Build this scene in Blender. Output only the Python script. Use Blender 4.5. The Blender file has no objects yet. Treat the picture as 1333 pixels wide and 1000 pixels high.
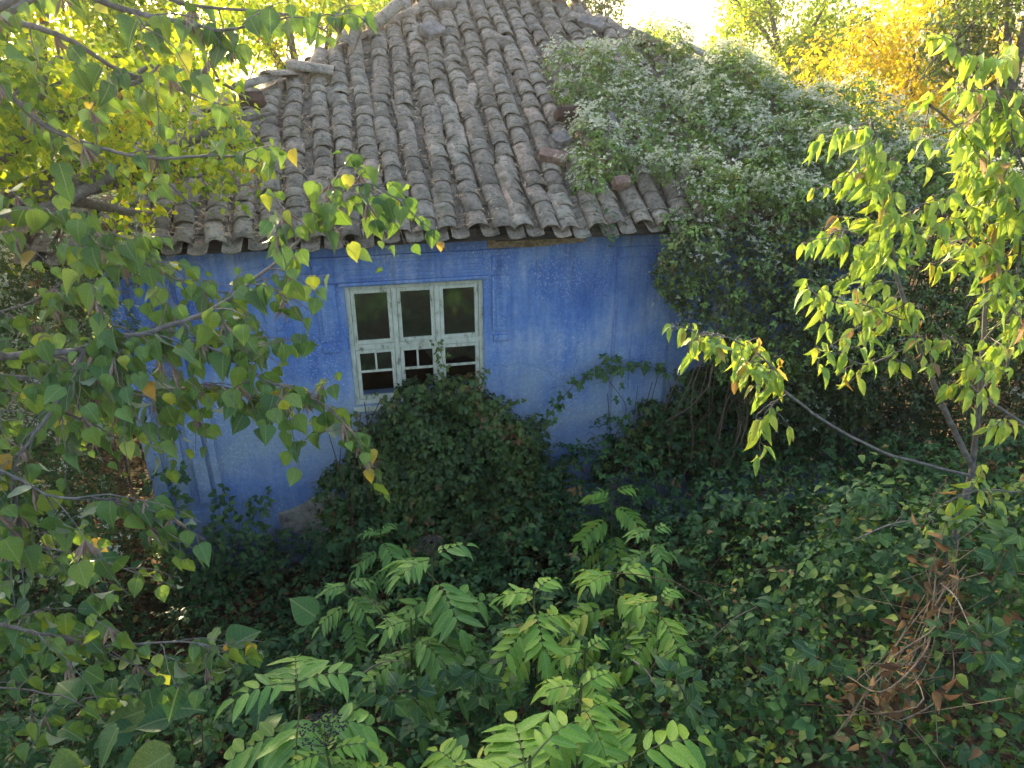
import bpy, math, random
import numpy as np
from mathutils import Matrix, Vector
S = bpy.context.scene
COL = S.collection
rad = math.radians
rng = np.random.default_rng(11)
random.seed(5)

# ------------------------------------------------------------------ camera, light, exposure
CAMZ = 4.95
PITCH = rad(24.2)
F = 924.0
cam = bpy.data.objects.new('camera', bpy.data.cameras.new('camera'))
COL.objects.link(cam)
cam.location = (0, 0, CAMZ)
cam.rotation_euler = (rad(90) - PITCH, 0, 0)
cam.data.sensor_width = 36
cam.data.lens = 36 * F / 1333
cam.data.clip_end = 2000
cam.data.clip_start = 0.05
S.camera = cam

SUN_AZ = rad(-32)      # from +Y towards +X
SUN_EL = rad(17)
w = bpy.data.worlds.new('World'); S.world = w; w.use_nodes = True
nt = w.node_tree; nt.nodes.clear()
sky = nt.nodes.new('ShaderNodeTexSky'); sky.sky_type = 'NISHITA'; sky.sun_disc = False
sky.sun_elevation = SUN_EL; sky.sun_rotation = SUN_AZ
sky.air_density = 0.9; sky.dust_density = 4.5; sky.ozone_density = 0.3
bg = nt.nodes.new('ShaderNodeBackground'); bg.inputs[1].default_value = 0.15
wo = nt.nodes.new('ShaderNodeOutputWorld')
nt.links.new(sky.outputs[0], bg.inputs[0]); nt.links.new(bg.outputs[0], wo.inputs[0])
sl = bpy.data.lights.new('sun', 'SUN'); sl.energy = 5.0; sl.angle = rad(0.6); sl.color = (1.0, 0.80, 0.52)
so = bpy.data.objects.new('sun', sl); COL.objects.link(so)
sd = Vector((math.sin(SUN_AZ) * math.cos(SUN_EL), math.cos(SUN_AZ) * math.cos(SUN_EL), math.sin(SUN_EL)))
so.rotation_euler = sd.to_track_quat('Z', 'Y').to_euler()
so.location = (-10, 15, 12)
S.view_settings.view_transform = 'Standard'; S.view_settings.look = 'None'
S.view_settings.gamma = 1.0; S.view_settings.use_curve_mapping = False
S.view_settings.exposure = 2.3
S.cycles.max_bounces = 6; S.cycles.diffuse_bounces = 3; S.cycles.glossy_bounces = 2
S.cycles.transmission_bounces = 4; S.cycles.transparent_max_bounces = 6
S.cycles.sample_clamp_indirect = 6

# ------------------------------------------------------------------ places
PHI = rad(11.8)
U = np.array([math.cos(PHI), math.sin(PHI), 0.]); V = np.array([-math.sin(PHI), math.cos(PHI), 0.])
P0 = np.array([-0.917, 6.5, 0.])
TAN = math.tan(rad(28)); CS = math.cos(rad(28)); SN = math.sin(rad(28))
EAVE_V = -0.42; EAVE_Z = 3.60

def W(u, v, z):                       # house coordinates -> world
    u, v, z = np.broadcast_arrays(np.asarray(u, float), np.asarray(v, float), np.asarray(z, float))
    return P0 + u[..., None] * U + v[..., None] * V + z[..., None] * np.array([0, 0, 1.])
def HUV(p):
    q = np.asarray(p, float) - P0
    return q @ U, q @ V
def proj(p):
    p = np.asarray(p, float); z = p[..., 2] - CAMZ
    fw = p[..., 1] * math.cos(PITCH) - z * math.sin(PITCH); up = p[..., 1] * math.sin(PITCH) + z * math.cos(PITCH)
    return 666.5 + F * p[..., 0] / fw, 500 - F * up / fw
def rayd(px, py):
    a = (px - 666.5) / F; b = (500 - py) / F
    return np.array([a, math.cos(PITCH) + b * math.sin(PITCH), -math.sin(PITCH) + b * math.cos(PITCH)])
def at(px, py, y):
    d = rayd(px, py); return d * y / d[1] + np.array([0, 0, CAMZ])
def sst(a, b, x):
    t = np.clip((np.asarray(x, float) - a) / (b - a), 0, 1); return t * t * (3 - 2 * t)
def wob(x, y, s=1.0, k=0.):
    return (np.sin(x * 1.7 * s + 1.3 + k) * np.cos(y * 1.9 * s + .4 + k * 2) + .6 * np.sin(x * 3.9 * s + y * 2.6 * s + k) + .4 * np.cos(x * 6.1 * s - y * 5.3 * s + 2 + k)) / 2
def ground(x, y):
    q = np.stack([np.asarray(x, float), np.asarray(y, float), np.zeros_like(np.asarray(x, float))], -1)
    u, v = HUV(q)
    return 1.25 * sst(-2.6, -6.3, v) + .05 * wob(u, v) + .9 * sst(-4.2, -9, u) * sst(0, 3, v + 2)
def canopy(x, y):
    q = np.stack([np.asarray(x, float), np.asarray(y, float), np.zeros_like(np.asarray(x, float))], -1)
    u, v = HUV(q)
    h = 1.02 + 1.35 * sst(-1.0, -5.0, v)
    h = h - .55 * sst(-.7, -1.25, u) * sst(-3.4, -1.6, v) * sst(-3.4, -2.8, u) + .5 * sst(-3.0, -3.8, u)
    h = h + .25 * sst(1.5, 3.5, u) * sst(-2.0, -1.0, v) + .35 * sst(3.0, 5.5, u)
    h = h + .60 * sst(1.0, 2.6, u) * sst(-.9, -2.6, v)
    h = h + .32 * sst(.8, 1.5, u) * sst(-1.5, -.6, v)
    return h + .26 * wob(u * 1.4, v * 1.4, 1.3) + .16 * wob(u * 3.1, v * 3.1, 1.2, 2.)
def canopy_hit(px, py, lift=0.0):
    d = rayd(px, py); t = 1.0
    while t < 12:
        p = d * t + np.array([0, 0, CAMZ])
        if p[2] < float(canopy(p[0], p[1])) + lift: return p
        t += .03
    return p

# ------------------------------------------------------------------ object helpers
def link(name, me, mat=None, parent=None, **kw):
    o = bpy.data.objects.new(name, me); COL.objects.link(o)
    if mat is not None and me is not None and not me.materials: me.materials.append(mat)
    if parent is not None: o.parent = parent
    for k, v in kw.items(): o[k] = v
    return o
def thing(name, label, cat, loc=(0, 0, 0), rotz=0, group=None):
    o = bpy.data.objects.new(name, None); COL.objects.link(o)
    o.location = [float(c) for c in loc]; o.rotation_euler = (0, 0, rotz); o.empty_display_size = .1
    o['label'] = label; o['category'] = cat
    if group: o['group'] = group
    return o
def tag(o, label, cat, group=None):
    o['label'] = label; o['category'] = cat
    if group: o['group'] = group
    return o
def mesh_np(name, verts, faces, smooth=False, tint=None, uv=None):
    """faces: list of arrays (n,3) or (n,4)"""
    me = bpy.data.meshes.new(name)
    verts = np.asarray(verts, dtype=np.float32)
    me.vertices.add(len(verts)); me.vertices.foreach_set('co', verts.ravel())
    fl = [np.asarray(f, dtype=np.int32) for f in faces if len(f)]
    loops = np.concatenate([f.ravel() for f in fl]); tot = np.concatenate([np.full(len(f), f.shape[1], np.int32) for f in fl])
    st = np.concatenate([[0], np.cumsum(tot)[:-1]]).astype(np.int32)
    me.loops.add(len(loops)); me.loops.foreach_set('vertex_index', loops)
    me.polygons.add(len(tot)); me.polygons.foreach_set('loop_start', st)
    try: me.polygons.foreach_set('loop_total', tot)
    except Exception: pass
    if uv is not None:
        ul = me.uv_layers.new(name='UVMap'); ul.data.foreach_set('uv', np.asarray(uv, np.float32)[loops].ravel())
    if tint is not None:
        a = me.attributes.new('tint', 'FLOAT', 'POINT'); a.data.foreach_set('value', np.asarray(tint, np.float32))
    me.update(calc_edges=True)
    me.polygons.foreach_set('use_smooth', np.full(len(tot), bool(smooth)))
    me.validate()
    return me
class MB:
    def __init__(s): s.v = []; s.f3 = []; s.f4 = []; s.n = 0; s.t = []
    def add(s, v, f, tint=0.5):
        v = np.asarray(v, float); f = np.asarray(f, int)
        s.v.append(v); (s.f3 if f.shape[1] == 3 else s.f4).append(f + s.n); s.n += len(v); s.t.append(np.full(len(v), tint))
    def box(s, a, b, j=0.0):
        x0, y0, z0 = a; x1, y1, z1 = b
        v = np.array([[x0, y0, z0], [x1, y0, z0], [x1, y1, z0], [x0, y1, z0], [x0, y0, z1], [x1, y0, z1], [x1, y1, z1], [x0, y1, z1]], float)
        if j: v += rng.uniform(-j, j, v.shape)
        s.add(v, [[0, 3, 2, 1], [4, 5, 6, 7], [0, 1, 5, 4], [1, 2, 6, 5], [2, 3, 7, 6], [3, 0, 4, 7]])
    def tube(s, pts, r, k=6, tint=0.5):
        pts = np.asarray(pts, float); n = len(pts); r = np.broadcast_to(np.asarray(r, float), (n,))
        T = np.gradient(pts, axis=0); T /= np.linalg.norm(T, axis=1)[:, None] + 1e-9
        ref = np.array([0.31, 0.2, 0.93]); A = np.cross(T, ref); A /= np.linalg.norm(A, axis=1)[:, None] + 1e-9; B = np.cross(T, A)
        an = np.arange(k) * 2 * math.pi / k
        v = pts[:, None] + r[:, None, None] * (np.cos(an)[None, :, None] * A[:, None] + np.sin(an)[None, :, None] * B[:, None])
        i = np.arange(n - 1)[:, None] * k; j = np.arange(k)[None]; j2 = (j + 1) % k
        f = np.stack([i + j, i + j2, i + k + j2, i + k + j], -1).reshape(-1, 4)
        s.add(v.reshape(-1, 3), f, tint)
    def mesh(s, name, smooth=False):
        F3 = np.concatenate(s.f3) if s.f3 else np.zeros((0, 3), int); F4 = np.concatenate(s.f4) if s.f4 else np.zeros((0, 4), int)
        return mesh_np(name, np.concatenate(s.v), [F3, F4], smooth, np.concatenate(s.t))
    def build(s, name, mat, parent=None, smooth=False, bevel=0, **kw):
        o = link(name, s.mesh(name, smooth), mat, parent, **kw)
        if bevel:
            m = o.modifiers.new('bevel', 'BEVEL'); m.width = bevel; m.segments = 2; m.limit_method = 'ANGLE'
        return o
def curve_pts(ctrl, n):
    """Catmull-Rom through control points"""
    c = np.asarray(ctrl, float); c = np.vstack([2 * c[0] - c[1], c, 2 * c[-1] - c[-2]])
    out = []; m = len(c) - 3
    for t in np.linspace(0, m - 1e-6, n):
        i = int(t); f = t - i; a, b, d, e = c[i:i + 4]
        out.append(.5 * ((2 * b) + (-a + d) * f + (2 * a - 5 * b + 4 * d - e) * f * f + (-a + 3 * b - 3 * d + e) * f ** 3))
    return np.array(out)
def nrm(a): return a / (np.linalg.norm(a, axis=-1, keepdims=True) + 1e-9)
def rvec(n): return nrm(rng.normal(size=(n, 3)))
def frames(N, D):
    z = nrm(N); y = nrm(D - (D * z).sum(-1, keepdims=True) * z); x = np.cross(y, z)
    return np.stack([x, y, z], -1)

# ------------------------------------------------------------------ materials
def new_mat(name):
    m = bpy.data.materials.new(name); m.use_nodes = True; t = m.node_tree; t.nodes.clear()
    out = t.nodes.new('ShaderNodeOutputMaterial'); return m, t, out
def nd(t, ty, **k):
    n = t.nodes.new(ty)
    for a, b in k.items(): setattr(n, a, b)
    return n
def ramp(t, fac, stops, interp='LINEAR'):
    r = nd(t, 'ShaderNodeValToRGB'); r.color_ramp.interpolation = interp; e = r.color_ramp.elements
    while len(e) < len(stops): e.new(.5)
    for el, (p, c) in zip(e, stops): el.position = p; el.color = (*c, 1) if len(c) == 3 else c
    if fac is not None: t.links.new(fac, r.inputs[0])
    return r.outputs[0]
def noise(t, scale, detail=4, vec=None, rough=.55, dist=0):
    n = nd(t, 'ShaderNodeTexNoise'); n.inputs['Scale'].default_value = scale; n.inputs['Detail'].default_value = detail
    n.inputs['Roughness'].default_value = rough; n.inputs['Distortion'].default_value = dist
    if vec is not None: t.links.new(vec, n.inputs['Vector'])
    return n.outputs[0]
def math_n(t, op, a, b=None, c=None):
    m = nd(t, 'ShaderNodeMath', operation=op)
    for i, x in enumerate((a, b, c)):
        if x is None: continue
        if isinstance(x, (int, float)): m.inputs[i].default_value = x
        else: t.links.new(x, m.inputs[i])
    return m.outputs[0]
def mixc(t, fac, a, b, blend='MIX'):
    m = nd(t, 'ShaderNodeMix', data_type='RGBA', blend_type=blend)
    for s_, x in ((m.inputs[0], fac), (m.inputs[6], a), (m.inputs[7], b)):
        if isinstance(x, (int, float)): s_.default_value = x
        elif isinstance(x, tuple): s_.default_value = (*x, 1)
        else: t.links.new(x, s_)
    return m.outputs[2]
def coords(t, kind='Object', scale=None):
    c = nd(t, 'ShaderNodeTexCoord').outputs[kind]
    if scale:
        m = nd(t, 'ShaderNodeMapping'); m.inputs['Scale'].default_value = scale; t.links.new(c, m.inputs[0]); return m.outputs[0]
    return c
def bump(t, h, strength=.4, dist=.01):
    b = nd(t, 'ShaderNodeBump'); b.inputs['Strength'].default_value = strength; b.inputs['Distance'].default_value = dist
    t.links.new(h, b.inputs['Height']); return b.outputs[0]
def pbsdf(t, out, col, rough=.8, normal=None, spec=.3, alpha=None):
    p = nd(t, 'ShaderNodeBsdfPrincipled')
    if isinstance(col, tuple): p.inputs['Base Color'].default_value = (*col, 1)
    else: t.links.new(col, p.inputs['Base Color'])
    if isinstance(rough, (int, float)): p.inputs['Roughness'].default_value = rough
    else: t.links.new(rough, p.inputs['Roughness'])
    p.inputs['Specular IOR Level'].default_value = spec
    if normal is not None: t.links.new(normal, p.inputs['Normal'])
    if out is not None: t.links.new(p.outputs[0], out.inputs[0])
    return p
def leaf_mat(name, stops, transl=.35, rough=.5, obj=False, vein=False, spec=.35, tcol=(1.25, 1.15, .5), pale=0.0):
    m, t, out = new_mat(name)
    if obj: fac = nd(t, 'ShaderNodeObjectInfo').outputs['Random']
    else:
        a = nd(t, 'ShaderNodeAttribute'); a.attribute_name = 'tint'; fac = a.outputs['Fac']
    col = ramp(t, fac, stops)
    nz = noise(t, 28, 3, coords(t, 'Object'))
    var = ramp(t, nz, [(.3, (.72, .72, .72)), (.7, (1.22, 1.22, 1.22))])
    col = mixc(t, 1.0, col, var, 'MULTIPLY')
    nrml = None
    if vein:
        uv = nd(t, 'ShaderNodeUVMap').outputs[0]; sp = nd(t, 'ShaderNodeSeparateXYZ'); t.links.new(uv, sp.inputs[0])
        ax = math_n(t, 'ABSOLUTE', math_n(t, 'SUBTRACT', sp.outputs[0], .5))
        mid = math_n(t, 'LESS_THAN', ax, .022)
        sv = math_n(t, 'SINE', math_n(t, 'MULTIPLY', math_n(t, 'SUBTRACT', sp.outputs[1], math_n(t, 'MULTIPLY', ax, .7)), 44))
        sv = math_n(t, 'MULTIPLY', math_n(t, 'GREATER_THAN', sv, .93), .3)
        vf = math_n(t, 'MAXIMUM', mid, sv)
        col = mixc(t, math_n(t, 'MULTIPLY', vf, .38), col, (.30, .36, .16))
        # blotches and browned edges
        b = noise(t, 60, 2, coords(t, 'Object')); edge = ramp(t, math_n(t, 'ADD', b, math_n(t, 'MULTIPLY', ax, .35)), [(.80, (0, 0, 0)), (.86, (1, 1, 1))])
        col = mixc(t, math_n(t, 'MULTIPLY', edge, .7), col, (.16, .10, .03))
        nrml = bump(t, math_n(t, 'SUBTRACT', noise(t, 40, 2, coords(t, 'Object')), vf), .3, .004)
    p = pbsdf(t, None, col, rough, nrml, spec)
    if pale:      # paler, duller underside
        g = nd(t, 'ShaderNodeNewGeometry'); c2 = mixc(t, math_n(t, 'MULTIPLY', g.outputs['Backfacing'], pale), col, (.30, .36, .25))
        t.links.new(c2, p.inputs['Base Color'])
    tr = nd(t, 'ShaderNodeBsdfTranslucent'); t.links.new(mixc(t, 1.0, col, tcol, 'MULTIPLY'), tr.inputs[0])
    mx = nd(t, 'ShaderNodeMixShader'); mx.inputs[0].default_value = transl
    t.links.new(p.outputs[0], mx.inputs[1]); t.links.new(tr.outputs[0], mx.inputs[2]); t.links.new(mx.outputs[0], out.inputs[0])
    return m

def mat_wall():
    m, t, out = new_mat('blue_limewash')
    c = coords(t, 'Object'); st = coords(t, 'Object', (3.0, 1, .45))
    big = noise(t, 1.1, 5, c, .6); streak = noise(t, 2.6, 5, st, .65)
    col = ramp(t, math_n(t, 'ADD', math_n(t, 'MULTIPLY', big, .6), math_n(t, 'MULTIPLY', streak, .4)),
               [(.36, (.070, .150, .42)), (.45, (.105, .215, .53)), (.53, (.17, .29, .57)), (.61, (.30, .39, .60)), (.70, (.42, .48, .56))])
    # grey-green weathered lower band
    sp = nd(t, 'ShaderNodeSeparateXYZ'); t.links.new(c, sp.inputs[0])
    low = math_n(t, 'ADD', sp.outputs[2], math_n(t, 'MULTIPLY', math_n(t, 'SUBTRACT', noise(t, 1.6, 4, c), .5), 2.0))
    grey = ramp(t, low, [(.0, (.25, .25, .25)), (.28, (.10, .10, .10)), (.42, (.75, .75, .75)), (.60, (.15, .15, .15)), (.7, (0, 0, 0))])
    n_low = nd(t, 'ShaderNodeMapRange'); n_low.inputs[1].default_value = 0; n_low.inputs[2].default_value = 4; t.links.new(low, n_low.inputs[0])
    grey = ramp(t, n_low.outputs[0], [(.0, (.3, .3, .3)), (.22, (.2, .2, .2)), (.38, (.85, .85, .85)), (.54, (.25, .25, .25)), (.62, (0, 0, 0))])
    col = mixc(t, grey, col, (.34, .41, .47))
    spk = ramp(t, noise(t, 55, 3, c, .7), [(.57, (0, 0, 0)), (.62, (1, 1, 1))])
    msk = ramp(t, noise(t, 1.7, 3, c), [(.40, (0, 0, 0)), (.58, (1, 1, 1))])
    col = mixc(t, math_n(t, 'MULTIPLY', math_n(t, 'MULTIPLY', spk, msk), .5), col, (.60, .66, .76))
    top_streak = ramp(t, noise(t, 5, 4, coords(t, 'Object', (3.5, 1, .16)), .6), [(.54, (0, 0, 0)), (.68, (1, 1, 1))])  # dark vertical streaks, stronger towards the top of the wall
    hi = nd(t, 'ShaderNodeMapRange'); hi.inputs[1].default_value = 2.3; hi.inputs[2].default_value = 3.4; t.links.new(sp.outputs[2], hi.inputs[0])
    col = mixc(t, math_n(t, 'MULTIPLY', math_n(t, 'MULTIPLY', top_streak, hi.outputs[0]), .6), col, (.11, .15, .24))
    low_dark = ramp(t, math_n(t, 'ADD', sp.outputs[2], math_n(t, 'MULTIPLY', noise(t, 3, 5, c, .7), .8)), [(.85, (1, 1, 1)), (1.0, (0, 0, 0))])  # darker towards the wall foot, with a ragged upper edge
    col = mixc(t, math_n(t, 'MULTIPLY', low_dark, .7), col, (.12, .15, .19))
    fine = noise(t, 25, 6, c, .7)
    col = mixc(t, .45, col, ramp(t, fine, [(.3, (.55, .55, .55)), (.7, (1.25, 1.25, 1.25))]), 'MULTIPLY')
    crk = nd(t, 'ShaderNodeTexVoronoi', feature='DISTANCE_TO_EDGE'); crk.inputs['Scale'].default_value = 2.3
    wv = nd(t, 'ShaderNodeMix', data_type='VECTOR'); wv.inputs[0].default_value = .25
    t.links.new(c, wv.inputs[4]); nn = nd(t, 'ShaderNodeTexNoise'); nn.inputs['Scale'].default_value = 3; t.links.new(c, nn.inputs[0]); t.links.new(nn.outputs['Color'], wv.inputs[5]); t.links.new(wv.outputs[1], crk.inputs['Vector'])
    ck = ramp(t, crk.outputs[0], [(0.0, (1, 1, 1)), (.006, (0, 0, 0))])
    ckm = math_n(t, 'MULTIPLY', ck, ramp(t, noise(t, 1.3, 2, c), [(.5, (0, 0, 0)), (.56, (1, 1, 1))]))
    col = mixc(t, math_n(t, 'MULTIPLY', ckm, .55), col, (.03, .05, .12))
    b = bump(t, math_n(t, 'ADD', math_n(t, 'MULTIPLY', big, 1.5), math_n(t, 'MULTIPLY', fine, .35)), .55, .025)
    pbsdf(t, out, col, .92, b, .15)
    return m
def mat_simple(name, stops, scale=8, rough=.85, bs=.5, bd=.01, stretch=None, spec=.2, detail=6):
    m, t, out = new_mat(name); c = coords(t, 'Object', stretch); n = noise(t, scale, detail, c, .65)
    pbsdf(t, out, ramp(t, n, stops), rough, bump(t, n, bs, bd), spec); return m
def mat_tile():
    m, t, out = new_mat('weathered_clay_tile')
    oi = nd(t, 'ShaderNodeObjectInfo').outputs['Random']; a = nd(t, 'ShaderNodeAttribute'); a.attribute_name = 'tint'
    k = math_n(t, 'FRACT', math_n(t, 'ADD', oi, a.outputs['Fac']))
    base = ramp(t, k, [(0, (.12, .102, .09)), (.2, (.21, .175, .148)), (.42, (.28, .235, .195)), (.58, (.32, .255, .21)), (.72, (.27, .245, .215)), (.86, (.40, .36, .30)), (.95, (.42, .31, .25)), (1, (.15, .13, .115))])
    gp = nd(t, 'ShaderNodeNewGeometry').outputs['Position']
    base = mixc(t, .55, base, ramp(t, noise(t, 1.6, 5, gp, .65), [(.3, (.12, .10, .085)), (.45, (.25, .21, .175)), (.6, (.34, .29, .24)), (.75, (.42, .39, .33))]))
    c = coords(t, 'Object'); av = nd(t, 'ShaderNodeVectorMath', operation='ADD'); t.links.new(c, av.inputs[0])
    cm = nd(t, 'ShaderNodeCombineXYZ'); t.links.new(math_n(t, 'MULTIPLY', oi, 37), cm.inputs[0]); t.links.new(cm.outputs[0], av.inputs[1]); c = av.outputs[0]
    n1 = noise(t, 9, 6, c, .7)
    col = mixc(t, .8, base, ramp(t, n1, [(.3, (.34, .33, .32)), (.5, (.90, .87, .82)), (.72, (1.45, 1.40, 1.30))]), 'MULTIPLY')
    lich = ramp(t, noise(t, 34, 3, c, .6), [(.60, (0, 0, 0)), (.68, (1, 1, 1))])
    col = mixc(t, math_n(t, 'MULTIPLY', lich, .55), col, (.42, .42, .37))
    dk = ramp(t, noise(t, 21, 4, c, .7), [(.54, (0, 0, 0)), (.64, (1, 1, 1))])
    col = mixc(t, math_n(t, 'MULTIPLY', dk, .7), col, (.045, .065, .038))
    ms = ramp(t, noise(t, 5, 3, c, .6), [(.62, (0, 0, 0)), (.72, (1, 1, 1))])
    col = mixc(t, math_n(t, 'MULTIPLY', ms, .5), col, (.12, .12, .055))
    big = ramp(t, noise(t, 3.2, 5, gp, .7), [(.52, (0, 0, 0)), (.64, (1, 1, 1))])
    col = mixc(t, math_n(t, 'MULTIPLY', big, .45), col, (.06, .055, .045))
    pbsdf(t, out, col, .93, bump(t, n1, .6, .012), .12)
    return m
def mat_glass():
    m, t, out = new_mat('dusty_glass')
    c = coords(t, 'Object'); n = noise(t, 14, 5, c, .7)
    g = nd(t, 'ShaderNodeBsdfGlossy'); g.inputs['Roughness'].default_value = .06; g.inputs[0].default_value = (.85, .88, .9, 1)
    tr = nd(t, 'ShaderNodeBsdfTransparent'); tr.inputs[0].default_value = (.75, .78, .76, 1)
    fr = nd(t, 'ShaderNodeFresnel'); fr.inputs[0].default_value = 1.5
    mx = nd(t, 'ShaderNodeMixShader'); t.links.new(math_n(t, 'MULTIPLY', fr.outputs[0], 7.0), mx.inputs[0]); t.links.new(tr.outputs[0], mx.inputs[1]); t.links.new(g.outputs[0], mx.inputs[2])
    d = nd(t, 'ShaderNodeBsdfDiffuse'); d.inputs[0].default_value = (.12, .12, .10, 1)
    m2 = nd(t, 'ShaderNodeMixShader'); t.links.new(ramp(t, n, [(.45, (.03, .03, .03)), (.75, (.32, .32, .32))]), m2.inputs[0])
    t.links.new(mx.outputs[0], m2.inputs[1]); t.links.new(d.outputs[0], m2.inputs[2]); t.links.new(m2.outputs[0], out.inputs[0])
    return m

M = {}
M['wall'] = mat_wall()
M['tile'] = mat_tile()
M['glass'] = mat_glass()
M['frame'] = mat_simple('flaked_cream_paint', [(.30, (.12, .10, .08)), (.37, (.30, .29, .22)), (.43, (.50, .51, .40)), (.58, (.60, .61, .50)), (.75, (.70, .70, .60))], 19, .75, .7, .006, (1, 1, .5))
M['wood'] = mat_simple('grey_old_wood', [(.3, (.035, .030, .027)), (.6, (.10, .088, .075)), (.8, (.17, .15, .13))], 7, .9, .6, .01, (.3, 3, 3))
M['paleboard'] = mat_simple('pale_eave_board', [(.3, (.09, .085, .08)), (.7, (.22, .21, .20))], 7, .9, .5, .01, (.3, 3, 3))
M['clay'] = mat_simple('bare_clay_plaster', [(.28, (.10, .060, .032)), (.42, (.24, .17, .10)), (.5, (.36, .30, .20)), (.56, (.22, .13, .08)), (.75, (.46, .41, .31))], 9, .95, .9, .03)
M['stonepatch'] = mat_simple('bare_limestone', [(.3, (.14, .12, .10)), (.5, (.33, .30, .25)), (.7, (.44, .40, .33))], 9, .95, .9, .02)
M['brickred'] = mat_simple('old_red_brick', [(.3, (.11, .065, .05)), (.5, (.22, .14, .11)), (.7, (.36, .29, .24))], 14, .95, .8, .01)
M['brickdark'] = mat_simple('dark_brown_slab', [(.3, (.030, .017, .014)), (.7, (.085, .045, .036))], 10, .9, .7, .01)
M['stone'] = mat_simple('grey_stone', [(.3, (.08, .075, .07)), (.6, (.22, .20, .185)), (.8, (.36, .34, .31))], 12, .95, .9, .02)
M['dark'] = mat_simple('dark_interior', [(.3, (.012, .011, .010)), (.7, (.03, .027, .024))], 3, .95)  # near-black colour paints in the darkness of the unlit room
M['bark'] = mat_simple('grey_bark', [(.3, (.08, .068, .060)), (.6, (.19, .17, .155)), (.8, (.30, .28, .26))], 30, .9, .6, .004)
M['barkdark'] = mat_simple('brown_twig', [(.3, (.045, .028, .018)), (.7, (.13, .085, .055))], 30, .9, .4, .004)
M['straw'] = mat_simple('dry_stem', [(.3, (.10, .075, .05)), (.7, (.26, .20, .14))], 20, .9, .3, .004)
M['pod'] = mat_simple('dry_pod', [(.3, (.18, .11, .08)), (.7, (.36, .25, .20))], 40, .8, .4, .003)
M['berry'] = mat_simple('black_berry', [(.3, (.006, .005, .012)), (.7, (.015, .012, .025))], 20, .35, .1, .001, None, .5)
M['rachis'] = mat_simple('green_stalk', [(.3, (.05, .07, .025)), (.7, (.11, .13, .05))], 20, .7, .2, .002)

def mat_ground():
    m, t, out = new_mat('leaf_littered_soil'); c = coords(t, 'Object')
    v = nd(t, 'ShaderNodeTexVoronoi'); v.inputs['Scale'].default_value = 22; t.links.new(c, v.inputs['Vector'])
    sp = nd(t, 'ShaderNodeSeparateXYZ'); t.links.new(v.outputs['Color'], sp.inputs[0])
    col = ramp(t, sp.outputs[0], [(0, (.020, .014, .009)), (.5, (.055, .034, .02)), (.8, (.10, .055, .028)), (1, (.17, .11, .05))])
    n = noise(t, 1.2, 4, c); g = ramp(t, n, [(.45, (0, 0, 0)), (.6, (1, 1, 1))])
    col = mixc(t, math_n(t, 'MULTIPLY', g, .5), col, (.03, .045, .015))
    pbsdf(t, out, col, .95, bump(t, v.outputs['Distance'], .8, .03), .1); return m
M['ground'] = mat_ground()

G0, G1, G2, G3 = (.020, .048, .022), (.034, .080, .028), (.055, .120, .034), (.085, .165, .042)
M['bramble'] = leaf_mat('bramble_leaf', [(0, (.022, .060, .026)), (.25, (.036, .095, .036)), (.6, (.055, .135, .040)), (.85, (.085, .18, .042)), (.93, (.14, .21, .04)), (.965, (.20, .10, .04)), (1, (.26, .15, .08))], .25, .5, spec=.25)
M['bindweed'] = leaf_mat('bindweed_leaf', [(0, (.055, .12, .028)), (.4, (.12, .21, .035)), (.75, (.21, .29, .04)), (.9, (.34, .37, .05)), (.96, (.28, .20, .06)), (1, (.24, .13, .06))], .3, .5)
M['ivy'] = leaf_mat('climber_leaf', [(0, (.030, .060, .022)), (.35, (.052, .105, .030)), (.7, (.09, .15, .035)), (.86, (.14, .17, .035)), (.93, (.15, .085, .04)), (1, (.20, .09, .045))], .25, .5)
M['clem'] = leaf_mat('clematis_leaf', [(0, (.08, .14, .045)), (.35, (.15, .25, .065)), (.7, (.23, .36, .08)), (.88, (.22, .27, .06)), (.95, (.30, .22, .05)), (1, (.20, .12, .06))], .3, .55)
M['clemdark'] = leaf_mat('clematis_leaf_dark', [(0, (.030, .050, .022)), (.4, (.060, .100, .030)), (.75, (.11, .15, .038)), (.9, (.17, .17, .04)), (1, (.15, .08, .045))], .25, .55)  # darker clematis greens for the hanging foliage
M['fluff'] = leaf_mat('clematis_seed_hair', [(0, (.40, .45, .30)), (.5, (.56, .60, .46)), (1, (.76, .77, .68))], .35, .8, spec=.1, tcol=(1, .98, .9))
M['yellow'] = leaf_mat('yellow_leaf', [(0, (.28, .36, .04)), (.3, (.50, .50, .04)), (.7, (.68, .56, .04)), (1, (.66, .42, .03))], .5, .5, tcol=(1.2, 1.05, .35))
M['yelgreen'] = leaf_mat('yellowing_sunlit_leaf', [(0, (.09, .18, .03)), (.3, (.20, .34, .04)), (.6, (.38, .48, .04)), (.9, (.60, .60, .05)), (.97, (.55, .36, .04)), (1, (.35, .14, .04))], .6, .5, tcol=(1.35, 1.2, .35))
M['treegreen'] = leaf_mat('tree_leaf', [(0, (.045, .085, .030)), (.5, (.085, .145, .04)), (.85, (.16, .21, .05)), (1, (.30, .28, .05))], .45, .5, tcol=(1.3, 1.2, .4))
M['linden'] = leaf_mat('heart_leaf', [(0, (.055, .12, .035)), (.4, (.080, .17, .045)), (.7, (.12, .22, .05)), (.95, (.18, .28, .05)), (.985, (.42, .42, .05)), (1, (.40, .24, .06))], .32, .45, False, True, pale=.8)
M['linden_o'] = leaf_mat('heart_leaf_single', [(0, (.055, .12, .035)), (.4, (.080, .17, .045)), (.7, (.12, .22, .05)), (.95, (.18, .28, .05)), (.985, (.42, .42, .05)), (1, (.40, .24, .06))], .32, .45, True, True, pale=.8)
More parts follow.
